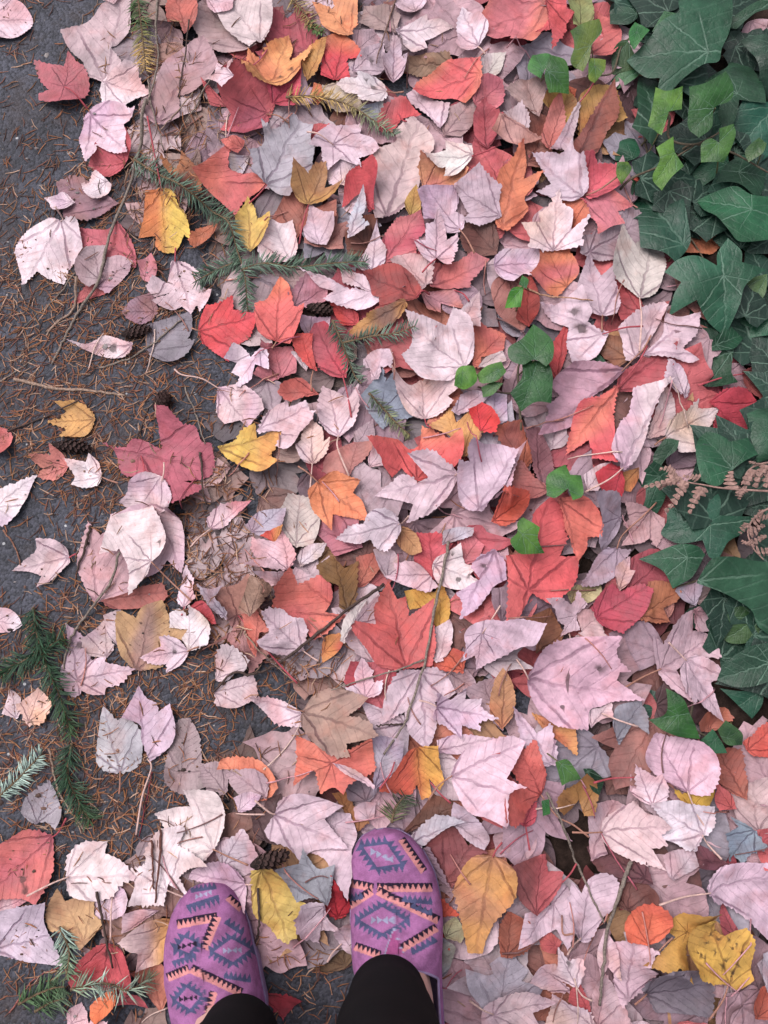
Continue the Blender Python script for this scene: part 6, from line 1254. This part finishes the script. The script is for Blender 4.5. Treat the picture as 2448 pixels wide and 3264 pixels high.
def shoe(name, toe, back, rg, art, base, label):
    a = G(*nat(rg, *toe), .028); b_ = G(*nat(rg, *back), .06); ax = (b_ - a) / np.linalg.norm(b_ - a); sx = np.array([-ax[1], ax[0]])   # ax: toe -> heel
    if sx[0] < 0: sx = -sx
    Ls = .245; nt, ns = 330, 110
    T = np.linspace(0, 1, nt) ** 1.15; w = np.interp(T, *WT) * (.955 if name == 'left' else .985); h = np.interp(T, *HT)
    for arr in (w, h):
        for _ in range(14): arr[1:-1] = (arr[:-2] + 2 * arr[1:-1] + arr[2:]) / 4
    ph = np.where(T < .46, math.pi / 2, math.pi / 2 - .84 * sm(T, .46, .56))
    skew = .006 * np.sin(np.clip(T, 0, .5) / .5 * math.pi) * (1 if name == 'right' else -1)
    root = child(empty('shoe')); root['label'] = label
    Vs, Fs = [], []; off = 0
    for sg in (-1, 1):
        s = np.linspace(0, 1, ns)[None]; phi = s * ph[:, None]; ex = .62
        cx = np.cos(phi) ** ex; sz = np.sin(phi) ** .8
        wrk = .0016 * np.sin(T[:, None] * 60 + 3 * np.sin(phi * 2 + sg)) * sm(T[:, None], .05, .25) * np.sin(phi)
        px_ = sg * (w[:, None]) * cx * (1 + .05 * np.sin(phi * 2)) + skew[:, None]; z = base + .012 + (h[:, None] - .012) * sz + wrk
        W = a[None, None] + ax * (T[:, None, None] * Ls) + sx * px_[..., None]
        V = np.concatenate([W, z[..., None]], -1).reshape(-1, 3); i = np.arange(nt - 1)[:, None] * ns; j = np.arange(ns - 1)[None]
        F = np.stack([i + j, i + j + 1, i + ns + j + 1, i + ns + j], -1).reshape(-1, 4)
        if sg > 0: F = F[:, ::-1]
        Vs.append(V); Fs.append(F + off); off += len(V)
    V, F = np.vstack(Vs), np.vstack(Fs)
    X, Y = proj(V); x0, y0, s = REG[rg]; X, Y = (X - x0) / s, (Y - y0) / s
    col = np.tile(alb(PURPLE), (len(V), 1))
    for ck, poly in art: col[inside(poly, X, Y)] = alb(INK[ck])
    nz = lnoise(V[:, :2] * 40, 5, 2.0)[:, None]; col *= 1 + .06 * nz
    up = mesh_obj('upper', V, F, M_SHOE, None, attrs={'col': ('FLOAT_COLOR', np.c_[col, np.ones(len(col))])}); up.parent = root; up.matrix_parent_inverse = root.matrix_world.inverted()
    bm = bmesh.new(); bm.from_mesh(up.data); bmesh.ops.remove_doubles(bm, verts=bm.verts, dist=1e-5); bmesh.ops.recalc_face_normals(bm, faces=bm.faces); bm.to_mesh(up.data); bm.free()
    up.data.polygons.foreach_set('use_smooth', np.ones(len(up.data.polygons), bool))
    for sg in (0, 1):                         # bound edge of the opening
        E = Vs[sg].reshape(nt, ns, 3)[:, -1][T > .45][::3]; Vt, Ft = tube(E + (0, 0, .0006), .0013, 6)
        ct_ = mesh_obj('collar_trim', Vt, Ft, M_SOLE); ct_.parent = root; ct_.matrix_parent_inverse = root.matrix_world.inverted()
    tt = np.linspace(0, 1, 60); ww = np.interp(tt, T, w) + .0015; sk = np.interp(tt, T, skew)
    ringp = np.vstack([np.c_[tt * Ls, ww + sk], np.c_[tt[::-1] * Ls, -ww[::-1] + sk[::-1]]]); W = a + ringp[:, :1] * ax + ringp[:, 1:] * sx; n = len(W)
    SV_ = np.vstack([np.c_[W, np.full(n, base)], np.c_[W, np.full(n, base + .014)]]); SF = [[k, (k + 1) % n, n + (k + 1) % n, n + k] for k in range(n)] + [list(range(n))[::-1], list(range(n, 2 * n))]
    so = mesh_obj('sole', SV_, SF, M_SOLE, None, smooth=False); so.parent = root; so.matrix_parent_inverse = root.matrix_world.inverted()
    return a, ax, sx, base
SR = shoe('right', (850, 500), (948, 1250), 'K', RIGHT, .012, 'purple printed slip-on shoe in front')
SL = shoe('left', (1375, 850), (1400, 1500), 'J', LEFT, .012, 'purple printed slip-on shoe set back')
# legs: one continuous body, trousers over it
legs = []
for S_, rg, c in ((SR, 'K', (905, 1640)), (SL, 'J', (1575, 1905))):
    a, ax, sx, base = S_; hem = G(*nat(rg, *c), .10); legs.append((a, ax, hem))
HIP = [np.array([.00, -.50, .82]), np.array([-.19, -.52, .82])]
bm = bmesh.new(); sk = bm.verts.layers.skin.verify()
def bv(p, r): 
    v = bm.verts.new(p); v[sk].radius = (r, r); return v
pel = bv((-.095, -.52, .90), .12); pel[sk].use_root = True
for (a, ax, hem), hip in zip(legs, HIP):
    toe = a + ax * .035; ball = a + ax * .085; inst = a + ax * .135; ank = a + ax * .19; heel = a + ax * .225
    kn = np.array([hem[0] * .8 + hip[0] * .2, hem[1] + .02, .46])
    vs_ = [pel, bv(hip, .078), bv((hip + kn) / 2, .060), bv(kn, .046), bv((hem[0], hem[1], .28), .036), bv((hem[0], hem[1], .15), .029), bv(((hem[0] + ank[0]) / 2, (hem[1] + ank[1]) / 2, .095), .031), bv((inst[0], inst[1], .064), .034), bv((ball[0], ball[1], .040), .026), bv((toe[0], toe[1], .032), .016)]
    for p, q in zip(vs_, vs_[1:]): bm.edges.new((p, q))
    bm.edges.new((vs_[6], bv((heel[0], heel[1], .045), .026)))
me = bpy.data.meshes.new('body'); bm.to_mesh(me); bm.free(); me.materials.append(M_SKIN)
body = bpy.data.objects.new('body', me); COL.objects.link(body); child(body)
body.modifiers.new('skin', 'SKIN').use_smooth_shade = True; sb = body.modifiers.new('sub', 'SUBSURF'); sb.levels = sb.render_levels = 2
TV, TF = [], []; off = 0
for (a, ax, hem), hip in zip(legs, HIP):
    ctr = np.array([(*hem, .088), (hem[0], hem[1], .12), (hem[0], hem[1] + .004, .20), (hem[0], hem[1] + .008, .30), (hem[0] * .85 + hip[0] * .15, hem[1] + .012, .46), (hip[0] * .6 + hem[0] * .4, (hip[1] + hem[1]) / 2, .64), (hip[0], hip[1], .80), (hip[0] * .8 - .095 * .2, hip[1] - .005, .88), (-.095 + (hip[0] + .095) * .55, -.52, .98)])
    C = spline(ctr, 8); rad = np.interp(C[:, 2], [.088, .15, .30, .46, .64, .80, .98], [.036, .041, .046, .056, .074, .094, .100]); n = 40; an = np.arange(n) * 2 * math.pi / n
    rip = 1 + .035 * np.sin(an[None] * 3 + C[:, 2:3] * 30) * sm(C[:, 2:3], .05, .2) + .012 * np.sin(C[:, 2:3] * 75 + 2 * np.sin(an[None])) * sm(.45 - C[:, 2:3], 0, .3)
    R_ = rad[:, None] * rip; V = np.stack([C[:, :1] + R_ * np.cos(an), C[:, 1:2] + R_ * np.sin(an) * 1.04, np.repeat(C[:, 2:3], n, 1)], -1)
    V[0, :, 2] += .010 * np.sin(an) * 1.0
    inn = V[0] * 1.0; inn[:, :2] = (inn[:, :2] - C[0, :2]) * .955 + C[0, :2]; inn2 = inn.copy(); inn2[:, 2] += .03
    V = np.concatenate([inn2[None], inn[None], V]); m = len(V); i = np.arange(m - 1)[:, None] * n; j = np.arange(n)[None]
    F = np.stack([i + j, i + (j + 1) % n, i + n + (j + 1) % n, i + n + j], -1).reshape(-1, 4)
    TV.append(V.reshape(-1, 3)); TF.append(F + off); off += m * n
child(mesh_obj('trousers', np.vstack(TV), np.vstack(TF), M_TROUSER))

# loose needles gathered into one litter object
no = mesh_obj('needle_litter', np.vstack(NV), np.vstack(NT), M_NEEDLE, smooth=False, attrs={'col': ('FLOAT_COLOR', np.vstack(NC))})
tag(no, 'brown dry conifer needles strewn over the asphalt and leaves', 'needles', kind='stuff')
